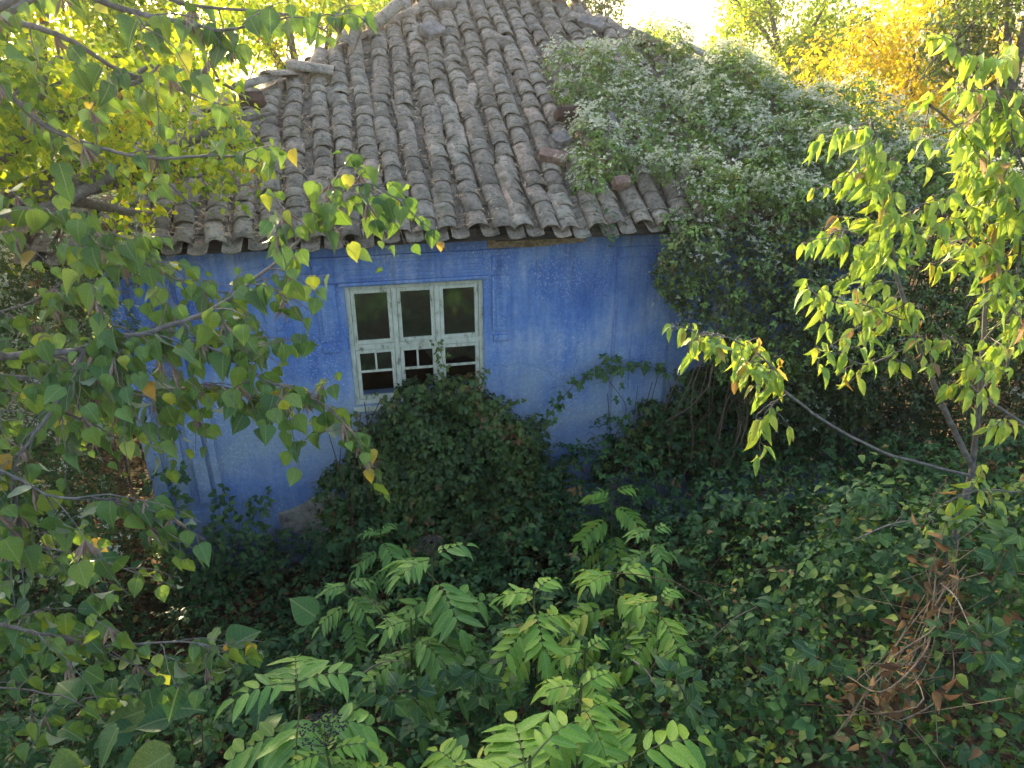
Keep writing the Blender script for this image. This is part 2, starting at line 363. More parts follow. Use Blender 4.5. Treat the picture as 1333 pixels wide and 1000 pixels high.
BE = [(0, (.19, .33, .06)), (.4, (.27, .42, .075)), (.75, (.36, .48, .09)), (.93, (.50, .54, .07)), (.97, (.45, .28, .11)), (1, (.30, .15, .08))]
M['boxelder'] = leaf_mat('box_elder_leaf', BE, .38, .5, False, True)
M['boxelder_o'] = leaf_mat('box_elder_leaf_single', BE, .38, .5, True, True)
M['elder_a'] = leaf_mat('dwarf_elder_leaf', [(0, (.09, .22, .045)), (.5, (.13, .28, .05)), (1, (.18, .34, .055))], .25, .45, True, True)
M['elder_b'] = leaf_mat('dwarf_elder_leaf_bright', [(0, (.12, .28, .035)), (.5, (.18, .36, .04)), (.9, (.26, .42, .05)), (1, (.38, .40, .06))], .3, .45, True, True)
M['bigleaf'] = leaf_mat('broad_leaf', [(0, (.028, .085, .034)), (.5, (.042, .12, .042)), (.9, (.07, .16, .045)), (1, (.15, .19, .04))], .25, .5, True, True, spec=.25)
M['litter'] = leaf_mat('fallen_leaf', [(0, (.06, .035, .02)), (.4, (.14, .075, .035)), (.7, (.24, .15, .07)), (.9, (.26, .18, .09)), (1, (.36, .28, .05))], .15, .8, spec=.1)
M['needles'] = leaf_mat('roof_litter_scrap', [(0, (.20, .135, .085)), (.5, (.38, .27, .175)), (1, (.55, .42, .29))], .1, .85, spec=.1)

# ------------------------------------------------------------------ leaf templates (along +Y, facing +Z)
def leaf_tpl(prof, fold=.22, curl=.25, L=1.0, wave=0.0, base_notch=0.0):
    v = [(0, 0, 0)]; uv = [(.5, 0)]; f3 = []; f4 = []
    for i, (t_, w_) in enumerate(prof):
        z = -curl * t_ * t_ * L; zz = z + fold * w_ + wave * math.sin(i * 2.4) * w_
        yo = -base_notch * (1 if i == 0 else 0)
        v += [(-w_, t_ * L + yo, zz), (0, t_ * L, z), (w_, t_ * L + yo, zz - wave * w_ * .6)]; uv += [(.5 - w_, t_), (.5, t_), (.5 + w_, t_)]
    v.append((0, L, -curl * L)); uv.append((.5, 1)); n = len(v) - 1
    f3 += [(0, 2, 1), (0, 3, 2)]
    for i in range(len(prof) - 1):
        a = 1 + 3 * i; b = a + 3; f4 += [(a, a + 1, b + 1, b), (a + 1, a + 2, b + 2, b + 1)]
    a = 1 + 3 * (len(prof) - 1); f3 += [(a, a + 1, n), (a + 1, a + 2, n)]
    return np.array(v, float), np.array(f3, int).reshape(-1, 3), np.array(f4, int).reshape(-1, 4), np.array(uv, float)
def join_tpl(parts):
    V_, A, B, C = [], [], [], []; n = 0
    for (v, f3, f4, uv), Mx in parts:
        vh = v @ np.array(Mx.to_3x3()).T + np.array(Mx.translation)
        V_.append(vh); A.append(f3 + n); B.append(f4 + n); C.append(uv); n += len(v)
    return np.concatenate(V_), np.concatenate(A), np.concatenate(B), np.concatenate(C)
def scl(s): return Matrix.Scale(s, 4)
HEART = [(-.03, .13), (.03, .27), (.13, .38), (.28, .42), (.45, .37), (.63, .26), (.80, .125), (.91, .045)]
OVATE = [(.12, .20), (.38, .33), (.68, .24)]
OVATE2 = [(.28, .33), (.66, .26)]
LANCE = [(.10, .11), (.35, .165), (.65, .135), (.86, .06)]
MAPLE = [(.12, .14), (.32, .25), (.58, .21), (.80, .10)]
t_heart = [leaf_tpl(HEART, f, c, 1, wv, .03) for f, c, wv in ((.25, .2, .04), (.5, .35, .08), (.1, .1, .10), (.9, .3, .08), (.35, .6, .12), (1.3, .5, .1), (.2, .9, .08))]
t_oval = [leaf_tpl(OVATE2, f, c) for f, c in ((.2, .15), (.5, .35), (.1, .5))]
t_oval3 = [leaf_tpl(OVATE, f, c, 1, .08) for f, c in ((.2, .2), (.5, .35), (.3, .5))]
t_small = [leaf_tpl([(.42, .3)], f, c) for f, c in ((.3, .2), (.6, .4))]
t_lance = [leaf_tpl(LANCE, f, c, 1, .05) for f, c in ((.25, .25), (.5, .45), (.3, .1))]
t_maple = [leaf_tpl(MAPLE, f, c, 1, .15) for f, c in ((.3, .35), (.6, .6), (.4, .15), (.8, .8))]
LONGP = [(.10, .11), (.28, .19), (.52, .19), (.72, .13), (.88, .06)]
t_long = [leaf_tpl(LONGP, f, c, 1, wv) for f, c, wv in ((.3, .3, .15), (.7, .6, .1), (.45, .15, .25), (.9, .9, .2), (.2, .5, .3), (1.2, .4, .1))]
def compound(tpl, spec):
    return join_tpl([(tpl[i % len(tpl)], Matrix.Translation((x, y, z)) @ Matrix.Rotation(a, 4, 'Z') @ Matrix.Rotation(tl, 4, 'X') @ scl(s)) for i, (x, y, z, a, tl, s) in enumerate(spec)])
t_tri = [compound(t_oval, [(0, .25, 0, 0, -.1, 1), (-.03, .12, 0, 1.25, -.2, .85), (.03, .12, 0, -1.25, -.2, .85)]),
         compound(t_oval, [(0, .25, 0, .1, .15, 1), (-.03, .12, 0, 1.1, .1, .9), (.03, .12, 0, -1.3, -.4, .8)]),
         compound(t_oval, [(0, .25, 0, 0, -.2, 1), (-.03, .15, 0, .8, 0, .9), (.03, .15, 0, -.8, -.1, .9), (-.02, .08, 0, 1.9, -.3, .7), (.02, .08, 0, -1.9, -.3, .7)])]
t_tri_s = [compound(t_small, [(0, .25, 0, 0, -.1, 1), (-.03, .12, 0, 1.25, -.2, .85), (.03, .12, 0, -1.25, -.2, .85)]),
           compound(t_small, [(0, .3, 0, 0, .2, 1), (-.03, .15, 0, 1.0, -.3, .85), (.03, .15, 0, -1.0, -.3, .85), (0, -.3, 0, 1.7, 0, .8), (0, -.3, 0, -1.5, 0, .8)])]
def fluff_tpl(n_heads, hairs, seed):
    r = np.random.default_rng(seed); v = []; f = []; 
    for h in range(n_heads):
        c = r.normal(size=3) * np.array([.42, .42, .22]); R_ = .14 + .10 * r.random()
        for k in range(hairs):
            d = nrm(r.normal(size=3)); d[2] = abs(d[2]) * .8; q = nrm(np.cross(d, r.normal(size=3))) * R_ * .20
            i = len(v); v += [c - q * .5, c + q * .5, c + d * R_ + q, c + d * R_ - q]; f.append((i, i + 1, i + 2, i + 3))
    v = np.array(v); return v, np.zeros((0, 3), int), np.array(f), np.zeros((len(v), 2))
t_fluff = [fluff_tpl(6, 7, s) for s in range(4)]
t_strip = [(np.array([(-.5, 0, 0), (.5, 0, 0), (.35, .5, .12), (-.35, .5, .12), (.1, 1, 0), (-.1, 1, 0)]) * np.array([.16, 1, 1]), np.zeros((0, 3), int), np.array([(0, 1, 2, 3), (3, 2, 4, 5)]), np.zeros((6, 2)))]

def scatter_mesh(name, tpls, P, N, D, S_, tint, smooth=True):
    """merge one template copy per point into a single mesh"""
    n = len(P); R = frames(N, D); pick = rng.integers(0, len(tpls), n); S_ = np.broadcast_to(S_, (n,))
    V_, A, B, C, T = [], [], [], [], []; off = 0
    for k, (v, f3, f4, uv) in enumerate(tpls):
        idx = np.nonzero(pick == k)[0]
        if not len(idx): continue
        vv = np.einsum('nij,mj->nmi', R[idx], v) * S_[idx, None, None] + P[idx, None]
        m = len(v); o = off + np.arange(len(idx))[:, None, None] * m
        if len(f3): A.append((f3[None] + o).reshape(-1, 3))
        if len(f4): B.append((f4[None] + o).reshape(-1, 4))
        V_.append(vv.reshape(-1, 3)); C.append(np.tile(uv, (len(idx), 1))); T.append(np.repeat(np.asarray(tint)[idx], m)); off += m * len(idx)
    return mesh_np(name, np.concatenate(V_), [np.concatenate(A) if A else [], np.concatenate(B) if B else []], smooth, np.concatenate(T), np.concatenate(C))

def blob_points(blobs, n, lo=.72, hi=1.08, cull=.80, squash=1.0):
    b = np.asarray(blobs, float); c = b[:, :3]; r = b[:, 3]
    pick = rng.choice(len(b), n, p=r ** 2 / (r ** 2).sum()); d = rvec(n)
    q = rng.uniform(lo, hi, n)[:, None] * r[pick][:, None]
    P = c[pick] + d * q * np.array([1, 1, squash])
    keep = np.ones(n, bool)
    for i in range(0, n, 4000):
        dd = np.linalg.norm((P[i:i + 4000, None] - c[None]) / np.array([1, 1, squash]), axis=2) / r[None]
        keep[i:i + 4000] = dd.min(1) > min(cull * lo / .72 * .9, lo * .985)
    return P[keep], d[keep]
def leafdirs(N, up=.5, jit=.6, droop=.5):
    n = len(N); nn = nrm(N + np.array([0, 0, up]) + rvec(n) * jit); D = nrm(N * .5 + rvec(n) * .9 + np.array([0, 0, -droop])); return nn, D
def clump_tint(P, s=1.3, amp=.35, k=0.):
    return np.clip(.45 + amp * wob(P[:, 0] * s + P[:, 2] * s, P[:, 1] * s - P[:, 2], 1.6, k) + rng.normal(size=len(P)) * .2, 0, 1)

# ------------------------------------------------------------------ ground
gx = np.concatenate([np.linspace(-160, -12, 14), np.linspace(-11, 12, 70), np.linspace(13, 160, 14)]); gy = np.concatenate([np.linspace(-30, -3, 10), np.linspace(-2, 16, 60), np.linspace(18, 220, 16)])
X, Y = np.meshgrid(gx, gy, indexing='ij'); Z = ground(X, Y)
nx, ny = X.shape; ii = (np.arange(nx - 1)[:, None] * ny + np.arange(ny - 1)[None]).ravel()
link('ground', mesh_np('ground', np.stack([X, Y, Z], -1).reshape(-1, 3), [np.stack([ii, ii + ny, ii + ny + 1, ii + 1], 1)], True), M['ground'], kind='structure')

# ------------------------------------------------------------------ the house
UL, UR, VB = -2.67, 5.35, 6.9
house = thing('blue_clay_house', 'abandoned blue limewashed clay house with a sagging old tiled hip roof, overgrown by creepers', 'house', tuple(P0), PHI)
WX0, WX1, WZ0, WZ1 = -.655, .655, 1.84, 3.07      # window opening
def wall_front():
    b = MB(); T = .38
    us = [UL, WX0, WX1, UR]; zs = [-.3, WZ0, WZ1, 3.50]
    for i in range(3):
        for j in range(3):
            if i == 1 and j == 1: continue
            # fine grid so that the clay can undulate
            nu = max(2, int((us[i + 1] - us[i]) / .12)); nz = max(2, int((zs[j + 1] - zs[j]) / .12))
            uu, zz = np.meshgrid(np.linspace(us[i], us[i + 1], nu + 1), np.linspace(zs[j], zs[j + 1], nz + 1), indexing='ij')
            vv = .012 * wob(uu * 1.2, zz * 1.3, 1.2)
            edge = (np.minimum(abs(uu - WX0), abs(uu - WX1)) < .01) & (zz > WZ0 - .01) & (zz < WZ1 + .01)
            vv = np.where(edge, 0, vv)
            k = (np.arange(nu)[:, None] * (nz + 1) + np.arange(nz)[None]).ravel()
            b.add(np.stack([uu, vv, zz], -1).reshape(-1, 3), np.stack([k, k + nz + 1, k + nz + 2, k + 1], 1))
    # reveals and back faces
    for (x0, z0, x1, z1) in ((WX0, WZ0, WX0, WZ1), (WX1, WZ0, WX1, WZ1), (WX0, WZ0, WX1, WZ0), (WX0, WZ1, WX1, WZ1)):
        b.add([(x0, 0, z0), (x1, 0, z1), (x1, T, z1), (x0, T, z0)], [[0, 1, 2, 3]])
    b.build('wall', M['wall'], house, True)
wall_front()
b = MB(); b.box((UL, 0.02, -.3), (UL + .3, VB, 3.5)); b.box((UR - .3, .02, -.3), (UR, VB, 3.5)); b.box((UL + .3, VB - .3, -.3), (UR - .3, VB, 3.5))
b.build('wall', M['wall'], house)
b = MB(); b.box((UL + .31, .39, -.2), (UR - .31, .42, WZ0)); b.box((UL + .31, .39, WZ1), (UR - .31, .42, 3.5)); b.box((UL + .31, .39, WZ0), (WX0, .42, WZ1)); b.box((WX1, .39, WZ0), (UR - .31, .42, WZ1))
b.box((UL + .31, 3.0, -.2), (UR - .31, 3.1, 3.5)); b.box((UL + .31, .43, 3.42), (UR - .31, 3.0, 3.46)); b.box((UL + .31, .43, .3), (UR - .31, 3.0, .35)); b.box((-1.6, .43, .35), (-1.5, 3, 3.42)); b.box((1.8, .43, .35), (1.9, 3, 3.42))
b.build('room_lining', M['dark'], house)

# mouldings drawn in the clay: strips stand proud of the wall
def strip(u0, u1, z0, z1, d=.022, name='moulding', par=None, j=.002):
    b = MB(); b.box((u0, -d, z0), (u1, .03, z1), j); return b.build(name, M['wall'], par or house, bevel=.005)
pil = strip(-2.665, -2.01, -.25, 3.34, .020, 'corner_pilaster')
for u0, u1 in ((-2.66, -2.53), (-2.47, -2.33), (-2.25, -2.13), (-2.09, -2.02)):
    strip(u0, u1, .95, 3.22, .065, 'flute', pil)
strip(-2.66, -2.02, .70, .85, .045, 'base_band', pil)
pil = strip(2.0, 2.62, -.2, 3.32, .018, 'pilaster')
for u0, u1 in ((2.02, 2.14), (2.20, 2.32), (2.38, 2.60)):
    strip(u0, u1, .95, 3.22, .034, 'flute', pil)
def rosette(u, z, par):
    b = MB(); a = np.linspace(0, 2 * math.pi, 17)[:-1]
    for r0, r1, d in ((.052, .040, .014), (.026, .0, .018)):
        o_ = np.stack([u + r0 * np.cos(a), np.full(16, -.034), z + r0 * np.sin(a)], 1); m_ = np.stack([u + (r0 + r1) / 2 * np.cos(a), np.full(16, -.034 - d), z + (r0 + r1) / 2 * np.sin(a)], 1); i_ = np.stack([u + r1 * np.cos(a), np.full(16, -.034), z + r1 * np.sin(a)], 1)
        k = np.arange(16); k2 = (k + 1) % 16; v = np.concatenate([o_, m_, i_])
        b.add(v, np.concatenate([np.stack([k, k2, k2 + 16, k + 16], 1), np.stack([k + 16, k2 + 16, k2 + 32, k + 32], 1)]))
    b.build('rosette', M['wall'], par, True)
surround = strip(-.93, .93, 3.12, 3.335, .014, 'window_surround')
strip(-.96, .99, 3.335, 3.365, .05, 'cornice_line', surround)
strip(-.70, .70, 3.085, 3.118, .04, 'lintel_line', surround)
for k in range(3):
    u0 = -.66 + k * .445
    for q in range(3):
        strip(u0 + .02, u0 + .41, 3.150 + q * .055, 3.182 + q * .055, .034, 'flute', surround, .001)
for sgn in (-1, 1):
    a0, a1 = sorted((sgn * .735, sgn * .915))
    strip(a0, a1, 2.55, 3.11, .026, 'side_panel', surround)
    strip(a0 + .035, a1 - .035, 2.60, 2.98, .04, 'inner_panel', surround)
    strip(a0 + .01, a1 - .01, 2.44, 2.50, .03, 'bracket', surround)
    strip(a0, a1, 3.14, 3.30, .030, 'corner_block', surround)
    rosette((a0 + a1) / 2, 3.22, surround)
for u in (-1.5, -.45, .35):
    rosette(u, 3.405, surround)
# plaster that has fallen off
def patch(name, mat, pts, d=.006, label=None, par=house):
    pts = np.array(pts); c = pts.mean(0); b = MB(); n = len(pts)
    out_ = np.array([(p[0], -d, p[1]) for p in pts]); mid = np.array([(c[0] + (p[0] - c[0]) * .8, -d - .012 * rng.random(), c[1] + (p[1] - c[1]) * .8) for p in pts]); back = np.array([(p[0], .02, p[1]) for p in pts])
    v = np.concatenate([back, out_, mid, [(c[0], -d - .01, c[1])]]); k = np.arange(n); k2 = (k + 1) % n
    b.add(v, np.concatenate([np.stack([k, k2, k2 + n, k + n], 1), np.stack([k + n, k2 + n, k2 + 2 * n, k + 2 * n], 1)])); b.add(v[2 * n:], np.stack([k, k2, np.full(n, n)], 1))
    o = b.build(name, mat, par)
    if label: o['label'] = label
    return o
def ragged(u0, u1, zt, zb, n=14, j=.012):
    a = [(u, zt(u) + rng.uniform(-j, j)) for u in np.linspace(u0, u1, n)]; c = [(u, zb(u) + rng.uniform(-j, j)) for u in np.linspace(u1, u0, n)]; return a + c
patch('bare_plaster', M['clay'], ragged(.70, 1.66, lambda u: 3.46, lambda u: 3.375 + .02 * (u - 1)), .024, 'strip of bare tan clay where the blue wash fell off below the eave')
def hitwall(px, py):
    d = rayd(px, py); o = np.array([0, 0, CAMZ]); t_ = ((P0 - o) @ V) / (d @ V); p = o + d * t_; return float((p - P0) @ U), float(p[2])
pp = [hitwall(*q) for q in ((362, 668), (375, 664), (390, 658), (404, 650), (416, 643), (432, 640), (450, 650), (450, 700), (420, 712), (400, 700), (380, 690), (365, 680))]
sp_ = patch('bare_plaster', M['stonepatch'], pp, .008, 'patch of bare pale stone at the wall foot under a curved plaster edge')
for k in range(5):
    u_, z_ = hitwall(378 + 15 * k, 682 - 4 * k + 8 * (k % 2)); b = MB(); b.box((u_ - .08, -.03, z_ - .035), (u_ + .06, -.004, z_ + .03), .012); b.build('stone', M['stonepatch'], sp_, bevel=.008)

# window: frame, three bays, transom, casements, panes
win = MB()
fd0, fd1 = .035, .12
win.box((WX0, fd0, WZ0), (WX0 + .045, fd1, WZ1), .002); win.box((WX1 - .045, fd0, WZ0), (WX1, fd1, WZ1), .002)
win.box((WX0 + .045, fd0 + .002, WZ1 - .045), (WX1 - .045, fd1 - .002, WZ1), .002); win.box((WX0 + .045, fd0 + .002, WZ0), (WX1 - .045, fd1 - .002, WZ0 + .05), .002)
bayw = (WX1 - WX0 - .09) / 3; TZ0, TZ1 = 2.42, 2.475
for k in (1, 2):
    x = WX0 + .045 + bayw * k; win.box((x - .024, fd0 + .003, WZ0 + .05), (x + .024, fd1 - .003, WZ1 - .045), .0015)
for k in range(3):
    x = WX0 + .045 + bayw * k; win.box((x + (.025 if k else 0), fd0 + .005, TZ0), (x + bayw - (.025 if k < 2 else 0), fd1 - .005, TZ1), .0015)
window = win.build('window', M['frame'], house, bevel=.004)
window['label'] = 'three-bay cream window with flaking paint, lower panes broken'
b = MB(); b.box((WX0 - .02, -.035, WZ0 - .05), (WX1 + .02, .12, WZ0 - .003), .003); b.build('sill', M['frame'], window, bevel=.006)
for k in range(3):
    x0 = WX0 + .045 + bayw * k + (.027 if k else .003); x1 = WX0 + .045 + bayw * (k + 1) - (.027 if k < 2 else .003)
    for (z0, z1, low) in ((TZ1 + .003, WZ1 - .048, 0), (WZ0 + .053, TZ0 - .003, 1)):
        s = .036; c = MB(); yy0, yy1 = .045, .083
        c.box((x0, yy0, z0), (x0 + s, yy1, z1), .0015); c.box((x1 - s, yy0, z0), (x1, yy1, z1), .0015)
        c.box((x0 + s, yy0 + .002, z0), (x1 - s, yy1 - .002, z0 + s), .0015); c.box((x0 + s, yy0 + .002, z1 - s), (x1 - s, yy1 - .002, z1), .0015)
        c.build('casement', M['frame'], window, bevel=.003)
        if low:
            mu = MB(); zz = z0 + (z1 - z0) * .56; mu.box((x0 + s, .053, zz - .010), (x1 - s, .075, zz + .010), .001)
            if k != 2: xm = (x0 + x1) / 2 - .01 * k; mu.box((xm - .009, .054, zz + .011), (xm + .009, .074, z1 - s), .001)
            mu.build('glazing_bar', M['frame'], window)
        g = MB()
        if not low: g.box((x0 + s - .004, .063, z0 + s - .004), (x1 - s + .004, .067, z1 - s + .004))
        elif k == 0: g.box((x0 + s - .004, .063, zz + .01), (x1 - s + .004, .067, z1 - s + .004))
        elif k == 2:   # jagged piece left in the frame
            g.add([(x0 + s, .065, z1 - s), (x1 - s, .065, z1 - s), (x1 - s, .065, zz + .02), (x1 - s - .10, .065, zz + .09), (x0 + s, .065, zz + .05)], [[0, 4, 3, 1], [1, 3, 2, 2]][:1]); g.add([(x1 - s, .065, z1 - s), (x1 - s - .10, .065, zz + .09), (x1 - s, .065, zz + .02)], [[0, 1, 2]])
        else: g.add([(x1 - s, .065, z1 - s), (x1 - s - .09, .065, z1 - s), (x1 - s, .065, z1 - s - .15)], [[0, 1, 2]])
        g.build('pane', M['glass'], window)

# roof: deck, eave boards, rafters, tiles
EU0, EU1 = -3.28, 5.96; RV = 4.18; RZ = EAVE_Z + TAN * RV     # ridge at EAVE_V+RV
RU0, RU1 = EU0 + RV * .995, EU1 - RV * .98
BV = EAVE_V + 2 * RV
def sag(u, s_):    # the old roof is uneven
    return .035 * wob(u * .8, s_ * .7, .9) * np.minimum(1, 1)
b = MB(); dz = -.075
c4 = [(EU0 + .08, EAVE_V + .06, EAVE_Z + dz), (EU1 - .08, EAVE_V + .06, EAVE_Z + dz), (EU1 - .08, BV, EAVE_Z + dz), (EU0 + .08, BV, EAVE_Z + dz), (RU0, EAVE_V + RV, RZ + dz - .02), (RU1, EAVE_V + RV, RZ + dz - .02)]
b.add(c4, [[0, 1, 5, 4], [2, 3, 4, 5]]); b.add(c4, [[1, 2, 5], [3, 0, 4]])
roof = b.build('roof', M['wood'], house)
b = MB(); b.box((EU0 + .15, EAVE_V + .22, EAVE_Z - .060), (EU1 - .15, 0.35, EAVE_Z - .035)); b.build('soffit', M['wood'], roof)
b = MB(); b.box((EU0 + .12, EAVE_V + .17, EAVE_Z - .095), (.72, EAVE_V + .215, EAVE_Z - .035), .003); b.build('eave_board', M['paleboard'], roof, bevel=.004)
b = MB(); b.box((.74, EAVE_V + .18, EAVE_Z - .115), (EU1 - .15, EAVE_V + .24, EAVE_Z - .04), .006); b.build('eave_board', M['wood'], roof, bevel=.006)
b = MB(); b.box((UL, -.02, 3.505), (UR, .12, 3.60)); b.build('wall_plate', M['wood'], roof)
for k in range(16):
    u_ = EU0 + .35 + k * .575
    b = MB(); b.box((u_ - .035, EAVE_V + .12, EAVE_Z - .05), (u_ + .035, .3, EAVE_Z + .02), .004); b.build('rafter_end', M['wood'], roof, bevel=.004)

def tile_geo(r0=.101, r1=.086, L=.42, th=.015, arc=152, n=7, seed=0):
    """half-round clay tile, wide mouth at y=0, running up the slope along +Y, origin under the mouth"""
    r_ = np.random.default_rng(seed); a = np.radians(90 + np.linspace(arc / 2, -arc / 2, n)); v = []
    ch = r_.uniform(-.010, .006, n); w1 = r_.uniform(.93, 1.05)
    for (yy, rr) in ((0, r0), (L * .5, (r0 + r1) / 2), (L, r1)):
        for q in (0, -th):
            for i, t_ in enumerate(a):
                v.append(((rr + q) * math.cos(t_) * w1, yy + (ch[i] if yy == 0 else 0), (rr + q) * math.sin(t_) * .80 - .018))
    f = []
    for s_ in range(2):
        o0 = s_ * 2 * n; o1 = o0 + 2 * n
        for i in range(n - 1):
            f.append((o0 + i, o0 + i + 1, o1 + i + 1, o1 + i)); f.append((o0 + n + i + 1, o0 + n + i, o1 + n + i, o1 + n + i + 1))
        f.append((o0 + n, o0, o1, o1 + n)); f.append((o0 + n - 1, o0 + 2 * n - 1, o1 + 2 * n - 1, o1 + n - 1))
    for i in range(n - 1): f.append((i + 1, i, n + i, n + i + 1))
    return np.array(v), np.array(f)
TV = [tile_geo(seed=s) for s in range(6)] + [tile_geo(L=.25, seed=9)]
tile_me = [mesh_np('roof_tile', v, [f], True, np.zeros(len(v))) for v, f in TV]
PANV, PANF = tile_geo(.092, .102, .42, .013, 120, 5, 3); PANV = PANV * np.array([1, 1, -1]); PANF = PANF[:, ::-1]
for me in tile_me: me.materials.append(M['tile'])
PITCHU = .218; ROW = .200
def face_basis(fr):
    # returns function (a, s) -> point and the axes of a roof face in house coordinates
    if fr == 'front': return lambda a, s: np.array([a, EAVE_V + s * CS, EAVE_Z + s * SN]), np.array([1, 0, 0.]), np.array([0, CS, SN]), EU0, EU1
    if fr == 'left': return lambda a, s: np.array([EU0 + s * CS, EAVE_V + a, EAVE_Z + s * SN]), np.array([0, -1., 0]), np.array([CS, 0, SN]), 0, 2 * RV
    if fr == 'right': return lambda a, s: np.array([EU1 - s * CS, EAVE_V + a, EAVE_Z + s * SN]), np.array([0, 1., 0]), np.array([-CS, 0, SN]), 0, 2 * RV
    return lambda a, s: np.array([a, BV - s * CS, EAVE_Z + s * SN]), np.array([-1., 0, 0]), np.array([0, -CS, SN]), EU0, EU1
cand = []; rest = MB(); pans = MB()
for fr in ('front', 'left', 'right', 'back'):
    pt, ax, ay, a0, a1 = face_basis(fr); nrmv = np.cross(ax, ay); ncol = int((a1 - a0) / PITCHU); nrow = int(RV / CS / ROW)
    for i in range(ncol + 1):
        a_ = a0 + (i + .5) * PITCHU; ph = rng.random() * 6; s = rng.uniform(-.03, .02); lean = 0
        row = 0
        while s < RV / CS - .05:
            lim = s * CS
            mg_ = -.02 if fr in ('front', 'back') else .26
            if a_ < a0 + lim + mg_ or a_ > a1 - lim - mg_: break
            off = .022 * math.sin(s * 1.3 + ph) + .012 * math.sin(s * 3.1 + ph * 2) + rng.normal() * .006
            p = pt(a_ + off, s); p = p + nrmv * (sag(a_, s) + .022 + .006 * rng.random())
            yaw = rng.normal() * .045; tilt = rng.normal() * .02 - .055; rol = rng.normal() * .05
            if rng.random() < .05: yaw += rng.normal() * .22; tilt -= .05 * rng.random()
            R3 = np.stack([ax, ay, nrmv], 1) @ np.array(Matrix.Rotation(yaw, 3, 'Z') @ Matrix.Rotation(tilt, 3, 'X') @ Matrix.Rotation(rol, 3, 'Y'))
            sc_ = rng.uniform(.96, 1.06); k = 6 if rng.random() < .06 else int(rng.integers(0, 6))
            if fr == 'front' and not (rng.random() < .012 and row > 3): cand.append((p, R3, sc_, k, a_, s))
            elif fr != 'front': rest.add(TV[k][0] @ (R3 * sc_).T + p, TV[k][1], rng.random())
            pa = pt(a_ + PITCHU / 2 + off, s - .05 + rng.normal() * .01) + nrmv * (sag(a_, s) + .018)
            R4 = np.stack([ax, ay, nrmv], 1) @ np.array(Matrix.Rotation(rng.normal() * .03, 3, 'Z') @ Matrix.Rotation(-.05, 3, 'X'))
            if s * CS < (RV if a_ < 0 else RV): pans.add(PANV @ R4.T + pa, PANF, rng.random())
            s += ROW * rng.uniform(.62, 1.38); row += 1
# the tiles nearest the camera and in view are single objects
def covered(a_, s):
    p = W(a_, EAVE_V + s * CS, EAVE_Z + s * SN); x, y = proj(p); return x, y
MOUND = [(800, 45), (850, 50), (1000, 95), (1180, 130), (1500, 200), (1500, 420), (885, 292), (868, 272), (800, 268), (760, 262), (742, 240), (728, 190), (722, 150), (716, 118), (770, 98), (800, 108), (835, 134), (872, 128), (884, 112), (850, 84), (810, 62)]
def inpoly(x, y, poly):
    c = False; j = len(poly) - 1
    for i in range(len(poly)):
        xi, yi = poly[i]; xj, yj = poly[j]
        if (yi > y) != (yj > y) and x < (xj - xi) * (y - yi) / (yj - yi) + xi: c = not c
        j = i
    return c
vis = []
for q in cand:
    x, y = covered(q[4], q[5]); hid = inpoly(x, y, MOUND) or x < 200 or y < 0 or x > 900 or (x < 360 and y < 190)
    vis.append((hid, -y, q))
vis.sort(key=lambda t_: (t_[0], t_[1]))
for n_, (hid, _, q) in enumerate(vis):
    p, R3, sc_, k, a_, s = q
    if n_ < 298 and not hid:
        o = bpy.data.objects.new('roof_tile', tile_me[k]); COL.objects.link(o); o.parent = roof
        m4 = Matrix((R3 * sc_).tolist()).to_4x4(); m4.translation = Vector(p.tolist()); o.matrix_basis = m4
    else: rest.add(TV[k][0] @ (R3 * sc_).T + p, TV[k][1], rng.random())
rest.build('roof_tiling', M['tile'], roof, True, kind='stuff')
pans.build('channel_tiling', M['tile'], roof, True, kind='stuff')
# hip and ridge tiles, thrown about
def ridge_line(A, B, n, jit, name='hip_tile'):
    A = np.array(A); B = np.array(B); d = nrm(B - A)
    for i in range(n):
        if jit > 2 and rng.random() < .12: continue
        p = A + (B - A) * (i + .2) / n + rng.normal(size=3) * .015 * jit + np.array([0, 0, .035 + sag(A[0], i)])
        side = nrm(np.cross(d, (0, 0, 1.))); p = p + side * rng.normal() * .014 * jit + np.array([0, 0, .045]); up_ = np.cross(side, d)
        R3 = np.stack([side, d, up_], 1) @ np.array(Matrix.Rotation(rng.normal() * .08 * jit, 3, 'Z') @ Matrix.Rotation(-.07 + rng.normal() * .05 * jit, 3, 'X') @ Matrix.Rotation(rng.normal() * .07 * jit, 3, 'Y')) * 1.12
        o = bpy.data.objects.new(name, tile_me[int(rng.integers(0, 6))]); COL.objects.link(o); o.parent = roof
        m4 = Matrix(R3.tolist()).to_4x4(); m4.translation = Vector(p.tolist()); o.matrix_basis = m4
Rl = (RU0, EAVE_V + RV, RZ); Rr = (RU1, EAVE_V + RV, RZ)
ridge_line((EU0, EAVE_V, EAVE_Z), Rl, 19, 4.2); ridge_line((EU1, EAVE_V, EAVE_Z), Rr, 22, 3.0); ridge_line(Rl, Rr, 6, 1.3, 'ridge_tile')
ridge_line((EU0, BV, EAVE_Z), Rl, 24, 1.0); ridge_line((EU1, BV, EAVE_Z), Rr, 24, 1.0)

